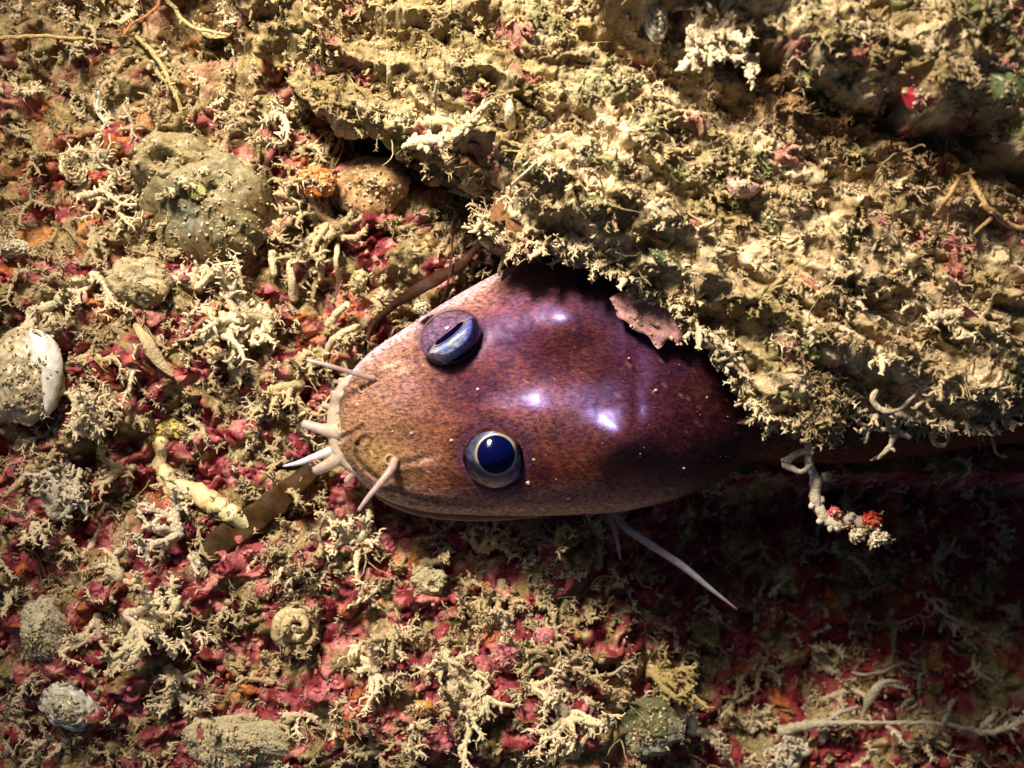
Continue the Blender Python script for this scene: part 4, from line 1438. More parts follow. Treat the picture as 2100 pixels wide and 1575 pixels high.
# ---- shells and chalky tubes
def shell_fan(name, cpx, cpy, rx, ry, rot, label, cat, col, mat, seed, dome=0.35, lift=0.15, ribs=0.03, arc=(0, 2 * math.pi), tilt=(0, 0), rim=None, res=(40, 80), thick=0.05):
    base = on_rock(cpx, cpy, lift)
    k = (D - base[2]) / D
    rr_, aa = np.meshgrid(np.linspace(0.03, 1, res[0]), np.linspace(arc[0], arc[1], res[1]), indexing='ij')
    edge = 1 + 0.07 * fbm(np.cos(aa) * 2 + seed, np.sin(aa) * 2, 3, seed)
    n = fbm(rr_ * np.cos(aa) * 3 + seed, rr_ * np.sin(aa) * 3, 3, seed + 1)
    X_ = rr_ * edge * np.cos(aa) * rx / 100 * k
    Y_ = rr_ * edge * np.sin(aa) * ry / 100 * k
    Z_ = dome * (1 - rr_ ** 2.2) + ribs * np.sin(rr_ * 32) * rr_ + 0.05 * n
    c = np.asarray(col) * (0.92 + 0.12 * np.sin(rr_ * 32)[..., None] + 0.2 * n[..., None])
    if rim is not None:
        c = mix(c, rim, sst(0.55, 0.85, rr_ + 0.25 * n))
    Rt = rotz(rot) @ np.array(Matrix.Rotation(tilt[0], 3, 'X') @ Matrix.Rotation(tilt[1], 3, 'Y'))
    top = np.stack([X_, Y_, Z_], -1).reshape(-1, 3)
    bot = top - np.array((0, 0, thick))
    V = np.vstack([top, bot]) @ Rt.T + base
    a, b = res
    i = np.arange(a - 1)[:, None] * b
    j = np.arange(b - 1)[None, :]
    Q1 = np.stack([i + j, i + b + j, i + b + j + 1, i + j + 1], -1).reshape(-1, 4)
    o1 = a * b
    jj = np.arange(b - 1)
    e = (a - 1) * b
    Q3 = np.stack([e + jj, o1 + e + jj, o1 + e + jj + 1, e + jj + 1], -1)
    Qd = np.vstack([Q1, Q1[:, ::-1] + o1, Q3])
    cc = np.vstack([c.reshape(-1, 3)] * 2)
    DUST.append((top @ Rt.T + base, rx * ry / 100.0 * 0.8))
    o = mesh_from(name, V, Qd, None, cc, mat, origin=base)
    tag(o, label, cat)
    return o


shell_fan('shell', 48, 772, 82, 100, 0.0, 'large worn shell at the left edge with a gleaming white lip', 'shell', (0.50, 0.40, 0.24), M_pearl, 31,
          dome=0.5, lift=0.45, ribs=0.015, rim=None, tilt=(0.0, 0.12))
shell_fan('shell', 140, 1450, 62, 45, -0.5, 'white pearly broken shell at the lower left corner', 'shell', (0.45, 0.39, 0.27), M_pearl, 33, dome=0.35, lift=0.1, rim=(0.62, 0.57, 0.48))
shell_fan('shell', 230, 215, 36, 52, 0.35, 'grey curved shell half buried at the upper left', 'shell', (0.34, 0.30, 0.22), M_hard, 34, dome=-0.25, lift=0.2, rim=(0.55, 0.50, 0.38))
shell_fan('shell', 440, 45, 44, 34, -0.2, 'empty dark cup shell with cream rim at the top edge', 'shell', (0.10, 0.055, 0.015), M_hard, 35, dome=-0.5, lift=0.35, rim=(0.62, 0.50, 0.24))
shell_fan('shell', 150, 345, 26, 36, 0.5, 'small cream oval shell left of the rust red sponge', 'shell', (0.42, 0.30, 0.13), M_hard, 36, dome=0.2, lift=0.2, rim=(0.62, 0.52, 0.34))
shell_fan('shell', 25, 510, 34, 20, 0.1, 'little glossy cream shell at the left edge', 'shell', (0.60, 0.52, 0.36), M_pearl, 37, dome=0.2, lift=0.3)
shell_fan('shell', 1345, 42, 24, 46, 0.1, 'white pointed barnacle-like shell at the top edge of the ledge', 'shell', (0.78, 0.70, 0.55), M_hard, 38, dome=0.4, lift=0.25)

# coiled worm shell
sp = []
for q in range(26):
    a = q * 0.62
    r = 50 * (1 - q / 30)
    sp.append((610 + r * math.cos(a) * 1.0, 1283 + r * 0.85 * math.sin(a), -0.02 + q * 0.018))
strand('coiled_shell', [(x_, y_, -0.1) for x_, y_, _ in sp[:1]] + [(x_, y_, z_) for x_, y_, z_ in sp[1:]], [0.12, 0.13, 0.10, 0.06], (0.47, 0.36, 0.19), M_hard,
       'coiled yellowish worm shell below the brown seaweed blade', 'worm shell', jit=0.16, k=10, seed=41, n=170, wob=0.01)

# yellow chalky tube
yt = empty('worm_tube', on_rock(430, 1010))
tag(yt, 'thick yellow chalky tube lying diagonally below left of the fish snout', 'worm tube')
strand('tube_wall', [(338, 905, 0.0), (330, 950, 0.02), (355, 990, 0.04), (410, 1015, 0.08), (450, 1040, 0.1), (485, 1062, 0.14)], [0.12, 0.15, 0.19, 0.22, 0.21, 0.20], (0.62, 0.49, 0.25), M_hard,
       None, None, jit=0.3, k=12, seed=42, parent=yt, wob=0.09)
strand('tube_end', [(466, 1050, 0.12), (503, 1074, 0.16)], [0.2, 0.2], (0.78, 0.70, 0.36), M_hard, 'square cut pale end of the tube', None, jit=0.02, k=12, seed=43, parent=yt, wob=0)
blob('tube_mouth', 352, 880, 30, 24, 0.22, (0.50, 0.38, 0.07), M_hard, 'mustard yellow crust at the upper end', None, seed=27, parent=yt, lift=0.15, lumps=0.3)

# kinked pale tubes
strand('kinked_tube', [(603, 615, 0.2), (598, 575, 0.35), (595, 538, 0.45), (612, 522, 0.5), (640, 512, 0.5), (655, 505, 0.45)], [0.10, 0.085, 0.08, 0.09, 0.11, 0.06], PALE * 1.0, M_turf,
       'pale tube bent at a right angle below the net-like tuft', 'worm tube', jit=0.2, stubs=0.25, seed=44, stublen=0.05)
strand('stubby_tube', [(560, 515, 0.35), (560, 545, 0.35), (562, 565, 0.25)], [0.09, 0.085, 0.07], PALE * 0.85, M_turf, 'short upright tube left of the bent tube', 'worm tube', jit=0.15, seed=45)
strand('slender_tube', [(690, 500, 0.35), (690, 540, 0.35), (697, 580, 0.2)], [0.06, 0.055, 0.05], PALE * 0.9, M_turf, 'slender upright tube between the bent tube and the egg-shaped bead', 'worm tube', jit=0.15, seed=46)
strand('twig', [(672, 668, 0.3), (692, 642, 0.45), (715, 622, 0.5)], [0.10, 0.085, 0.05], PALE * 0.9, M_turf, 'upper of two slanting pale twigs above the fish snout', 'twig', jit=0.2, seed=47, stubs=0.2, stublen=0.05)
strand('twig', [(662, 735, 0.3), (685, 700, 0.45), (720, 672, 0.5), (735, 668, 0.4)], [0.06, 0.085, 0.07, 0.04], PALE * 0.9, M_turf, 'lower of two slanting pale twigs, almost touching the upper barbel', 'twig', jit=0.2, seed=48, stubs=0.4, stublen=0.08)
strand('tapering_blade', [(275, 665, 0.2), (300, 700, 0.35), (325, 735, 0.4), (352, 770, 0.25)], [0.05, 0.13, 0.14, 0.04], TAN * 1.1, M_turf, 'flat tan pointed blade of crust left of the snout, midway to the white shell', 'crust', jit=0.15, seed=49, flat=0.4, k=10)
strand('club', [(1042, 195, 0.3), (1045, 225, 0.45), (1046, 255, 0.4)], [0.03, 0.09, 0.11], (0.55, 0.46, 0.30), M_turf, 'pale club hanging on the upper ledge, right of the antler tube', 'polyp', jit=0.1, seed=50)
strand('club', [(895, 165, 0.3), (893, 185, 0.4), (892, 203, 0.35)], [0.025, 0.04, 0.045], (0.55, 0.46, 0.30), M_turf, 'small pale drop hanging left of the big pale club', 'polyp', jit=0.1, seed=51)
strand('club', [(798, 130, 0.3), (800, 155, 0.4), (798, 172, 0.35)], [0.04, 0.055, 0.05], (0.50, 0.42, 0.26), M_turf, 'pale stub hanging over a dark gap at the top, left of centre', 'polyp', jit=0.1, seed=52)
strand('antler_tube', [(842, 292, 0.35), (880, 292, 0.45), (925, 282, 0.5), (960, 258, 0.45), (1000, 215, 0.35)], [0.10, 0.11, 0.10, 0.08, 0.05], (0.66, 0.54, 0.33), M_turf,
       'cream antler-like tube along the ledge above the amber sea squirt', 'crust', jit=0.3, stubs=0.5, seed=53, stublen=0.12)
strand('antler_tube', [(950, 262, 0.35), (985, 228, 0.45), (1012, 208, 0.4)], [0.06, 0.05, 0.03], (0.58, 0.46, 0.28), M_turf, 'thin bar parallel to the cream antler tube', 'crust', jit=0.2, stubs=0.2, seed=54)
strand('needle', [(1052, 378, 0.25), (1075, 357, 0.45), (1100, 333, 0.5)], [0.04, 0.028, 0.018], (0.80, 0.68, 0.42), M_hard, 'straight cream needle sticking up in the middle of the ledge', 'spine', jit=0.05, seed=55, wob=0)
strand('needle', [(600, 862, 0.3), (625, 845, 0.4)], [0.02, 0.04], (0.80, 0.68, 0.42), M_hard, 'tiny cream spine just above the lip papillae', 'spine', jit=0.05, seed=56, wob=0)
strand('spiny_stem', [(275, 70, 0.4), (320, 115, 0.5), (350, 170, 0.55), (372, 225, 0.5), (380, 255, 0.4)], [0.05, 0.05, 0.045, 0.045, 0.03], (0.45, 0.33, 0.14), M_turf,
       'thin spiny stem running down at the upper left', 'hydroid', jit=0.2, stubs=0.7, seed=57, stublen=0.08)
strand('hair_stem', [(-20, 78, 0.5), (80, 80, 0.55), (170, 80, 0.55), (232, 84, 0.5)], [0.045, 0.04, 0.035, 0.02], (0.50, 0.35, 0.14), M_turf, 'straight yellow-brown stem entering at the left edge near the top', 'hydroid', jit=0.15, seed=58)
strand('hair_stem', [(330, -15, 0.5), (365, 25, 0.55), (395, 60, 0.5), (470, 72, 0.5)], [0.05, 0.045, 0.04, 0.03], (0.52, 0.40, 0.20), M_turf, 'pale stem slanting down from the top edge to the dark cup shell', 'hydroid', jit=0.2, stubs=0.2, seed=59, stublen=0.05)
strand('hair_stem', [(250, 75, 0.5), (275, 55, 0.6), (310, 25, 0.6), (330, 0, 0.5)], [0.03, 0.035, 0.035, 0.03], (0.42, 0.16, 0.06), M_turf, 'rusty brown stem slanting up to the top edge', 'hydroid', jit=0.15, seed=60)

# ---- seaweeds
def ribbon(name, pts, W_, col, mat, label, cat, n=50, absz=False, th=0.025, seed=1, ruff=0.03):
    P = np.array([at(*p) if absz else on_rock(*p) for p in pts])
    P = spline(P, n)
    T = np.gradient(P, axis=0)
    T /= np.linalg.norm(T, axis=1)[:, None]
    A = np.cross(T, np.array((0, 0, 1.0)))
    A /= np.linalg.norm(A, axis=1)[:, None]
    w = np.interp(np.linspace(0, 1, n), np.linspace(0, 1, len(W_)), W_) * (1 + 0.16 * gnoise(np.linspace(0, 9, n), np.full(n, seed * 0.7), seed))
    m_ = 9
    t = np.linspace(-1, 1, m_)
    top = P[:, None, :] + A[:, None, :] * (w[:, None] * t)[..., None]
    top[..., 2] += ruff * gnoise(top[..., 0] * 2.2, top[..., 1] * 2.2, seed) * 3 + 0.04 * (1 - t ** 2)
    bot = top - np.array((0, 0, th))
    V = np.vstack([top.reshape(-1, 3), bot.reshape(-1, 3)])
    i = np.arange(n - 1)[:, None] * m_
    j = np.arange(m_ - 1)[None, :]
    Q1 = np.stack([i + j, i + j + 1, i + m_ + j + 1, i + m_ + j], -1).reshape(-1, 4)
    o1 = n * m_
    ii = np.arange(n - 1) * m_
    QL = np.stack([ii, ii + m_, o1 + ii + m_, o1 + ii], -1)
    QR = np.stack([ii + m_ - 1, o1 + ii + m_ - 1, o1 + ii + 2 * m_ - 1, ii + 2 * m_ - 1], -1)
    cn = np.tile(col, (len(V), 1)) * (1 + 0.35 * gnoise(V[:, 0] * 3, V[:, 1] * 3, seed + 3))[:, None]
    o = mesh_from(name, V, np.vstack([Q1, Q1[:, ::-1] + o1, QL, QR]), None, cn, mat, origin=P[0])
    tag(o, label, cat)
    return o


ribbon('seaweed', [(418, 1150, 0.2), (450, 1112, 0.3), (505, 1075, 0.35), (560, 1035, 0.32), (600, 1000, 0.25), (650, 955, 0.1)], [0.16, 0.30, 0.30, 0.27, 0.24, 0.14], (0.045, 0.022, 0.006), M_weed,
       'flat dark brown seaweed blade slanting below left of the snout', 'seaweed', seed=61)
ribbon('seaweed_strap', [(985, 500, 0.5), (940, 545, 0.6), (890, 575, 0.6), (845, 600, 0.6), (800, 632, 0.5), (762, 672, 0.4), (745, 735, 0.3)], [0.07, 0.10, 0.14, 0.12, 0.08, 0.06, 0.03], (0.035, 0.012, 0.006), M_weed,
       'thin dark brown seaweed strap curving along the upper edge of the fish head', 'seaweed', seed=62, n=70)
strand('seaweed_thread', [(905, 620, 0.9), (915, 590, 0.9), (925, 540, 0.8), (930, 450, 0.6)], [0.02, 0.02, 0.02, 0.015], (0.05, 0.018, 0.012), M_weed, 'dark hair-thin seaweed thread rising from the fish head edge', 'seaweed', jit=0.1, seed=63)
blob('crumb', 865, 632, 16, 11, 0.13, (0.72, 0.62, 0.38), M_turf, 'cream crumb resting on the upper edge of the fish head', 'crumb', seed=64, z=1.45, lumps=0.4, micro=0.06)

# ---- growths on the ledge and its rim
def flake(name, poly, col, mat, label, cat, z=None, lift=0.3, th=0.05, seed=1, dome=0.1):
    if z is None:                      # rest on the highest part of the crust below
        z = np.percentile([on_rock(x_, y_)[2] for x_, y_ in poly], 60) + lift
    P = np.array([at(x_, y_, z) for x_, y_ in poly])
    c0 = P.mean(0)
    P = spline(np.vstack([P, P[:1]]), 41)[:-1]
    n = len(P)
    rings = [1.0, 0.8, 0.5, 0.2]
    V = []
    for q in rings:
        R_ = c0 + (P - c0) * q
        R_[:, 2] += dome * (1 - q ** 2) + 0.05 * gnoise(R_[:, 0] * 5, R_[:, 1] * 5, seed)
        V.append(R_)
    V.append(P - np.array((0, 0, th)))
    V = np.vstack(V + [c0[None] + np.array(((0, 0, dome),))])
    F = []
    j = np.arange(n)
    j2 = (j + 1) % n
    for a in range(3):
        F.append(np.stack([a * n + j, (a + 1) * n + j, (a + 1) * n + j2, a * n + j2], -1))
    F.append(np.stack([4 * n + j, j, j2, 4 * n + j2], -1))
    T = np.stack([3 * n + j, np.full(n, len(V) - 1), 3 * n + j2], -1)
    DUST.append((V[:n * 4], 6))
    cn = np.tile(col, (len(V), 1)) * (1 + 0.4 * gnoise(V[:, 0] * 6, V[:, 1] * 6, seed + 3))[:, None]
    o = mesh_from(name, V, np.vstack(F), T, cn, mat, origin=c0)
    tag(o, label, cat)
    return o


flake('shell_fragment', [(42, 700), (62, 676), (95, 683), (118, 715), (126, 755), (117, 800), (102, 845), (92, 850), (97, 800), (88, 765), (70, 735)], (0.62, 0.58, 0.50), M_pearl, 'gleaming white crescent of broken shell standing on the worn shell at the left edge', 'shell fragment', lift=0.75, seed=4, dome=0.2, th=0.12)
flake('red_flake', [(1848, 186), (1870, 180), (1915, 200), (1908, 215), (1885, 229), (1862, 220)], (0.34, 0.012, 0.03), M_gloss, 'bright crimson seaweed flake on the upper right ledge', 'seaweed', lift=0.45, dome=0.2)
flake('maroon_patch', [(1905, 635), (1940, 612), (1975, 625), (2020, 665), (2015, 685), (1985, 690), (1950, 672), (1915, 660)], (0.09, 0.015, 0.025), M_rock, 'dark maroon crust patch on the right of the ledge', 'crust', lift=0.12, seed=5)
flake('pink_flap', [(1250, 612), (1268, 600), (1300, 590), (1340, 600), (1385, 620), (1405, 660), (1396, 705), (1372, 696), (1350, 716), (1328, 688), (1306, 680), (1285, 660), (1266, 650), (1262, 632)], (0.40, 0.20, 0.19), M_flesh, 'pinkish translucent flap lying on the back of the fish under the ledge rim', 'crust', z=2.62, seed=6, dome=0.03, th=0.03)
flake('pink_streak', [(1640, 560), (1670, 575), (1710, 600), (1760, 620), (1745, 628), (1700, 615), (1655, 585)], (0.50, 0.17, 0.13), M_rock, 'salmon pink streak of crust on the ledge right of centre', 'crust', lift=0.1, seed=7)
flake('pink_lump', [(1490, 350), (1520, 362), (1560, 380), (1548, 400), (1510, 405), (1492, 385)], (0.58, 0.36, 0.28), M_rock, 'pale pink knob of crust on the ledge below the amber shade', 'crust', lift=0.15, seed=8, dome=0.2)
GG = (0.085, 0.105, 0.04)
for q, (poly, lab) in enumerate([
        ([(1330, 510), (1360, 515), (1400, 545), (1412, 568), (1385, 560), (1345, 535)], 'glossy green shell edge on the ledge above the fish back'),
        ([(1190, 405), (1225, 400), (1250, 425), (1225, 440), (1195, 428)], 'glossy green bump with white glint in the middle of the ledge'),
        ([(820, 232), (845, 230), (852, 252), (832, 255)], 'small green glint of shell on the left part of the ledge'),
        ([(1250, 155), (1290, 150), (1325, 170), (1300, 180), (1262, 172)], 'amber-green glossy ridge in the gap under the upper ledge'),
        ([(1630, 395), (1650, 390), (1672, 410), (1655, 415)], 'tiny green-white glossy scale on the ledge below the amber shade'),
        ([(2030, 150), (2085, 140), (2110, 180), (2075, 210), (2040, 195)], 'grey-green smooth patch at the right edge near the top'),
        ([(1555, 430), (1580, 430), (1600, 470), (1585, 480), (1562, 455)], 'grey-green sliver of shell in the ledge right of centre'),
        ([(1085, 240), (1110, 232), (1130, 250), (1110, 262)], 'dull green shell chip beside the pale club')]):
    flake('green_shell', poly, np.array(GG) * (1.5 if q in (5, 6) else 1.0) * (1 if q != 3 else 1.3), M_gloss, lab, 'shell', lift=0.10, seed=70 + q, dome=0.14)

# convoluted pale growth at the top
fl = Acc()
rq = np.random.RandomState(77)
basef = on_rock(1465, 70, 0.3)
for q in range(15):
    a_ = antler(rq, 1.0, arms=3, steps=5, r0=rq.uniform(0.06, 0.085), lift=0.6, depth=1, k=6, taper=0.2, curl=1.6, col=np.array((0.66, 0.53, 0.34)))
    V, Qd, T, Cc = a_.arrays()
    fl.add(V + basef + np.array((rq.uniform(-0.45, 0.4), rq.uniform(-0.5, 0.45), rq.uniform(-0.1, 0.2))), Qd, T, Cc)
o = fl.build('ruffled_growth', M_turf, origin=basef)
tag(o, 'convoluted cream ruffled growth at the top edge right of centre', 'coral')

# orange-tan forked hydroid at the right edge
hy = empty('branched_hydroid', on_rock(1990, 370))
tag(hy, 'orange-tan forked hydroid stretched across dark gaps at the right edge', 'hydroid')
for q, (pts_, R_) in enumerate([([(1998, 352, 0.5), (1970, 366, 0.6), (1950, 380, 0.6), (1942, 410, 0.6), (1925, 432, 0.55), (1915, 442, 0.5)], [0.03, 0.045, 0.045, 0.05, 0.03, 0.02]),
                                ([(1942, 405, 0.6), (1948, 430, 0.55), (1942, 455, 0.5), (1938, 480, 0.45)], [0.04, 0.03, 0.03, 0.02]),
                                ([(1985, 362, 0.6), (2005, 388, 0.65), (2022, 420, 0.65), (2035, 448, 0.6), (2070, 462, 0.55), (2120, 470, 0.5)], [0.04, 0.06, 0.05, 0.05, 0.055, 0.04]),
                                ([(2035, 446, 0.6), (2015, 462, 0.55), (1995, 480, 0.45)], [0.04, 0.035, 0.02])]):
    strand('branch', pts_, R_, (0.55, 0.33, 0.14), M_turf, None, None, jit=0.3, stubs=0.25, seed=80 + q, parent=hy, stublen=0.05)

HZ = 2.6
strand('rim_strand', [(1452, 690, 3.3), (1478, 712, 3.3), (1505, 735, 3.25), (1528, 765, 3.2), (1545, 800, 3.1), (1560, 830, 3.0), (1572, 856, 2.9)],
       [0.13, 0.10, 0.085, 0.11, 0.08, 0.09, 0.05], (0.62, 0.50, 0.34), M_turf, 'pale knobbly strand dangling over the fish back from the ledge rim', 'growth', absz=True, jit=0.35, stubs=0.45, seed=90, stublen=0.09)
ds = empty('dangling_strand', at(1660, 880, HZ))
tag(ds, 'long pale strand dangling from the ledge into the dark, with red-tipped lumps at its end', 'growth')
strand('stem', [(1665, 860, 3.0), (1658, 905, 2.7), (1660, 950, 2.4), (1672, 990, 2.3), (1674, 1035, 2.25), (1690, 1062, 2.2), (1718, 1074, 2.2), (1745, 1062, 2.2), (1775, 1072, 2.2), (1800, 1082, 2.2)],
       [0.06, 0.065, 0.07, 0.11, 0.12, 0.12, 0.13, 0.10, 0.11, 0.08], (0.60, 0.50, 0.37), M_turf, None, None, absz=True, jit=0.3, stubs=0.35, seed=91, parent=ds, stublen=0.07)
strand('loop', [(1662, 925, 2.6), (1640, 928, 2.6), (1622, 938, 2.6), (1606, 948, 2.6), (1622, 960, 2.6), (1640, 968, 2.6), (1656, 957, 2.6), (1664, 952, 2.6)],
       [0.05, 0.06, 0.07, 0.06, 0.06, 0.05, 0.045, 0.04], (0.62, 0.53, 0.38), M_turf, None, None, absz=True, jit=0.35, stubs=0.3, seed=92, parent=ds, stublen=0.06)
for q, (x_, y_, rx_, col_, nm) in enumerate([(1712, 1052, 15, (0.45, 0.06, 0.07), 'red_tip'), (1785, 1066, 20, (0.50, 0.035, 0.01), 'red_tip'), (1738, 1078, 8, (0.25, 0.03, 0.02), 'red_tip'),
                                             (1757, 1096, 16, (0.68, 0.60, 0.42), 'white_lump'), (1800, 1104, 19, (0.68, 0.60, 0.42), 'white_lump'), (1695, 978, 11, (0.6, 0.52, 0.42), 'white_lump')]):
    blob(nm, x_, y_, rx_, rx_ * 0.85, rx_ / 100, col_, M_turf if nm != 'red_tip' else M_flesh, None, None, seed=95 + q, z=2.22, parent=ds, lumps=0.45, micro=0.06, res=(26, 34), freq=2.6)
for q, (x_, y_, rx_) in enumerate([(1798, 1095, 10), (1812, 1100, 9), (1750, 1104, 9), (1765, 1092, 8), (1790, 1116, 8)]):
    blob('white_lump', x_, y_, rx_, rx_ * 0.85, rx_ / 100, (0.70, 0.62, 0.44), M_turf, None, None, seed=105 + q, z=2.3, parent=ds, lumps=0.5, micro=0.06, res=(14, 20), freq=2.6)

# shaggy bush hanging at the corner of the ledge
bb = Acc()
rq = np.random.RandomState(99)
base_b = at(1690, 800, 3.3)
for q in range(330):
    px_ = rq.normal(1690, 36)
    py_ = rq.uniform(765, 915)
    wid = np.interp(py_, [765, 840, 915], [60, 52, 22])
    if abs(px_ - 1688) > wid:
        continue
    z_ = 3.75 - 0.4 * ((px_ - 1688) / 60) ** 2 - 0.3 * (py_ > 880) + rq.uniform(-0.35, 0.15)
    V, Qd, T, Cc = T_fuzz[rq.randint(len(T_fuzz))]
    s_b = rq.uniform(0.35, 0.8)
    bb.add((V * s_b) @ (rotz(rq.uniform(0, 6.28)) @ rand_tilt(rq, 0.9)).T + at(px_, py_, z_), Qd, T, mix(TAN * 1.1, np.array((0.46, 0.32, 0.16)), rq.rand()) * rq.uniform(0.7, 1.2))
o = bb.build('shaggy_bush', M_turf, origin=base_b)
tag(o, 'bushy golden-tan growth bulging below the ledge beside the fish tail', 'growth')
rl = empty('rim_hydroid', at(1800, 850, 3.2))
tag(rl, 'looping beige hydroid hanging from the ledge rim over the dark fish tail', 'hydroid')
for q, (pts_, R_) in enumerate([([(1800, 800, 3.6), (1788, 818, 3.6), (1800, 835, 3.6), (1825, 845, 3.6), (1850, 835, 3.6), (1872, 815, 3.6), (1885, 800, 3.6)], [0.04, 0.06, 0.06, 0.05, 0.04, 0.03, 0.025]),
                                ([(1812, 845, 3.5), (1822, 865, 3.2), (1840, 885, 3.0), (1830, 900, 3.0), (1822, 920, 3.0), (1805, 935, 2.9), (1785, 945, 2.9)], [0.05, 0.07, 0.07, 0.06, 0.055, 0.045, 0.02]),
                                ([(1838, 885, 3.0), (1855, 890, 3.0), (1868, 900, 3.0)], [0.06, 0.06, 0.04]),
                                ([(1755, 862, 3.1), (1775, 875, 3.1), (1800, 880, 3.1), (1825, 878, 3.1)], [0.04, 0.05, 0.045, 0.04])]):
    strand('branch', pts_, R_, (0.50, 0.40, 0.26), M_turf, None, None, absz=True, jit=0.35, stubs=0.3, seed=120 + q, parent=rl, stublen=0.06)
strand('curled_thread', [(1925, 860, 3.0), (1918, 880, 2.9), (1910, 895, 2.8), (1925, 912, 2.8), (1942, 905, 2.8), (1950, 880, 2.9), (1955, 850, 3.0)], [0.03, 0.03, 0.05, 0.05, 0.03, 0.025, 0.02],
       (0.50, 0.40, 0.24), M_turf, 'single curled thread hanging under the right end of the ledge', 'hydroid', absz=True, jit=0.4, stubs=0.3, seed=130, stublen=0.04)
strand('curled_thread', [(2040, 880, 2.8), (2035, 905, 2.7), (2045, 930, 2.6), (2065, 938, 2.6)], [0.03, 0.03, 0.03, 0.02], (0.42, 0.26, 0.12), M_turf,
       'dim brown thread hanging under the ledge near the right edge', 'hydroid', absz=True, jit=0.4, stubs=0.2, seed=131, stublen=0.04)

# ---- long branch and curled blades in the shade at lower right
lb = empty('branched_hydroid', on_rock(1850, 1480))
tag(lb, 'long pale branching hydroid lying along the dark lower right', 'hydroid')
for q, (pts_, R_) in enumerate([([(1600, 1500, 0.5), (1650, 1488, 0.7), (1700, 1482, 0.8), (1760, 1480, 0.9), (1830, 1482, 0.9), (1900, 1482, 0.9), (1960, 1488, 0.9), (2020, 1500, 0.9), (2060, 1495, 0.9), (2110, 1472, 0.9)],
                                 [0.16, 0.12, 0.08, 0.05, 0.045, 0.045, 0.05, 0.07, 0.07, 0.08]),
                                ([(1690, 1482, 0.8), (1720, 1462, 0.9), (1760, 1450, 0.9)], [0.04, 0.07, 0.05]),
                                ([(1935, 1482, 0.9), (1945, 1455, 1.0), (1955, 1438, 1.0)], [0.04, 0.06, 0.07]),
                                ([(1820, 1490, 0.9), (1840, 1503, 0.9), (1850, 1520, 0.9), (1870, 1535, 0.85)], [0.06, 0.06, 0.05, 0.04]),
                                ([(2010, 1495, 0.9), (2030, 1475, 0.95), (2045, 1465, 0.95)], [0.06, 0.08, 0.05])]):
    strand('branch', pts_, R_, (0.42, 0.35, 0.24), M_turf, None, None, jit=0.35, stubs=0.25, seed=140 + q, parent=lb, stublen=0.09)
ribbon('seaweed', [(1768, 1475, 0.9), (1780, 1440, 1.1), (1798, 1412, 1.2), (1822, 1398, 1.2), (1850, 1400, 1.0)], [0.02, 0.10, 0.11, 0.06, 0.03], (0.40, 0.34, 0.22), M_turf,
       'curled feather-shaped blade rising from the long hydroid at lower right', 'seaweed', seed=150)
ribbon('seaweed', [(1745, 1378, 0.9), (1775, 1385, 1.1), (1810, 1378, 1.1), (1850, 1362, 1.1), (1885, 1370, 0.9)], [0.03, 0.05, 0.05, 0.05, 0.03], (0.30, 0.22, 0.16), M_turf,
       'wavy dim blade above the curled feather-shaped one', 'seaweed', seed=151)
strand('dim_twig', [(1910, 1225, 0.9), (1925, 1250, 1.0), (1955, 1268, 1.0), (1990, 1285, 1.0), (2015, 1300, 0.9)], [0.03, 0.05, 0.035, 0.03, 0.015], (0.34, 0.24, 0.14), M_turf, 'dim forked twig in the dark right of centre', 'hydroid', jit=0.3, stubs=0.3, seed=152)
strand('dim_twig', [(1995, 1345, 0.9), (1998, 1368, 1.0), (2010, 1385, 1.0), (2035, 1395, 0.9)], [0.03, 0.07, 0.06, 0.02], (0.40, 0.32, 0.18), M_turf, 'small bent twig in the dark near the lower right edge', 'hydroid', jit=0.3, stubs=0.4, seed=153)

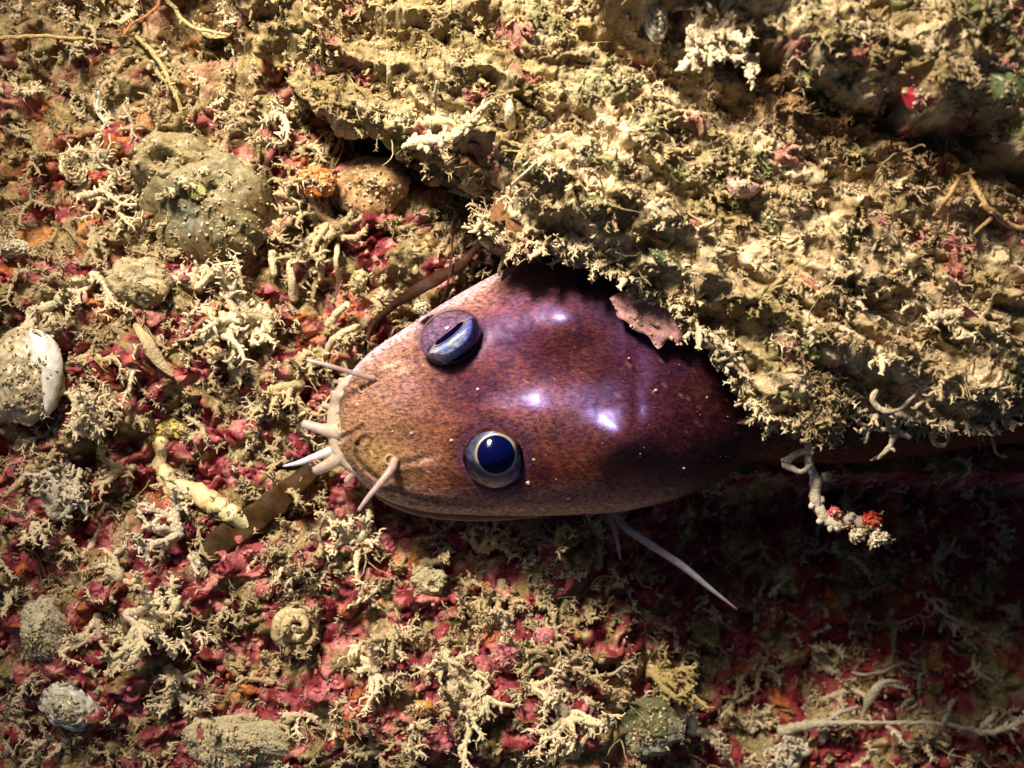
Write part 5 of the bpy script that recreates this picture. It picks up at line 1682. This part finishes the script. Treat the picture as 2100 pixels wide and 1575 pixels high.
# ---- glints, added as tiny pale shiny beads
acc = Acc()
rq = np.random.RandomState(15)
gp = [(1775, 1288, .035), (1712, 1335, .03), (1860, 1000, .04), (1478, 1040, .025), (1555, 1085, .03), (1693, 1408, .025), (1754, 1213, .02), (1460, 1270, .03), (1732, 1000, .02)]
for _ in range(45):
    gp.append((rq.uniform(1250, 2080), rq.uniform(960, 1450), rq.uniform(0.012, 0.024)))
for _ in range(160):
    gp.append((rq.uniform(0, 2100), rq.uniform(0, 1575), rq.uniform(0.008, 0.02)))
for x_, y_, r_ in gp:
    p = on_rock(x_, y_, 0.12)
    if gauss(x_, y_, 1080, 800, 330, 210) > 0.5 and y_ > 540:
        continue
    acc.add(ico_v * r_ * rq.uniform(0.6, 1.3, (12, 1)) + p, None, ico_f, (0.8, 0.75, 0.6))
o = acc.build('glint_beads', M_gloss)
tag(o, 'tiny bright beads added as glints over the crust', None, None, 'stuff')

# ---- grit and fuzz that has settled on the single pieces
rq = np.random.RandomState(123)
GP, FP = [], []
for pts_, amt in DUST:
    n_g = int(min(260, 6 + amt * 3.5))
    n_f = int(min(40, 3 + amt * 0.42))
    clump = pts_[rq.randint(len(pts_), size=5)]
    sel = pts_[rq.randint(len(pts_), size=n_g)]
    GP.append(sel + rq.normal(0, 0.015, sel.shape))
    sel = pts_[rq.randint(len(pts_), size=n_f * 3)]
    d_ = np.min(np.linalg.norm(sel[:, None, :2] - clump[None, :, :2], axis=2), axis=1)
    FP.append(sel[np.argsort(d_)[:n_f]])
GP = np.vstack(GP)
FP = np.vstack(FP)
granules('settled_grit', 'tan grit settled on shells, sponges and sea squirts', GP, rq.uniform(0.012, 0.04, (len(GP), 1)),
         mix(KHAKI, PALE, rq.rand(len(GP))), 41, M_turf)
scatter('settled_fuzz', 'scraps of tan fuzz grown over shells, sponges and sea squirts', T_fuzz, FP - np.array((0, 0, 0.03)), 0.25, 0.6,
        lambda p: mix(TAN * 0.9, PALE * 0.9, rq.rand(len(p))), 42, M_turf, tilt=0.7)
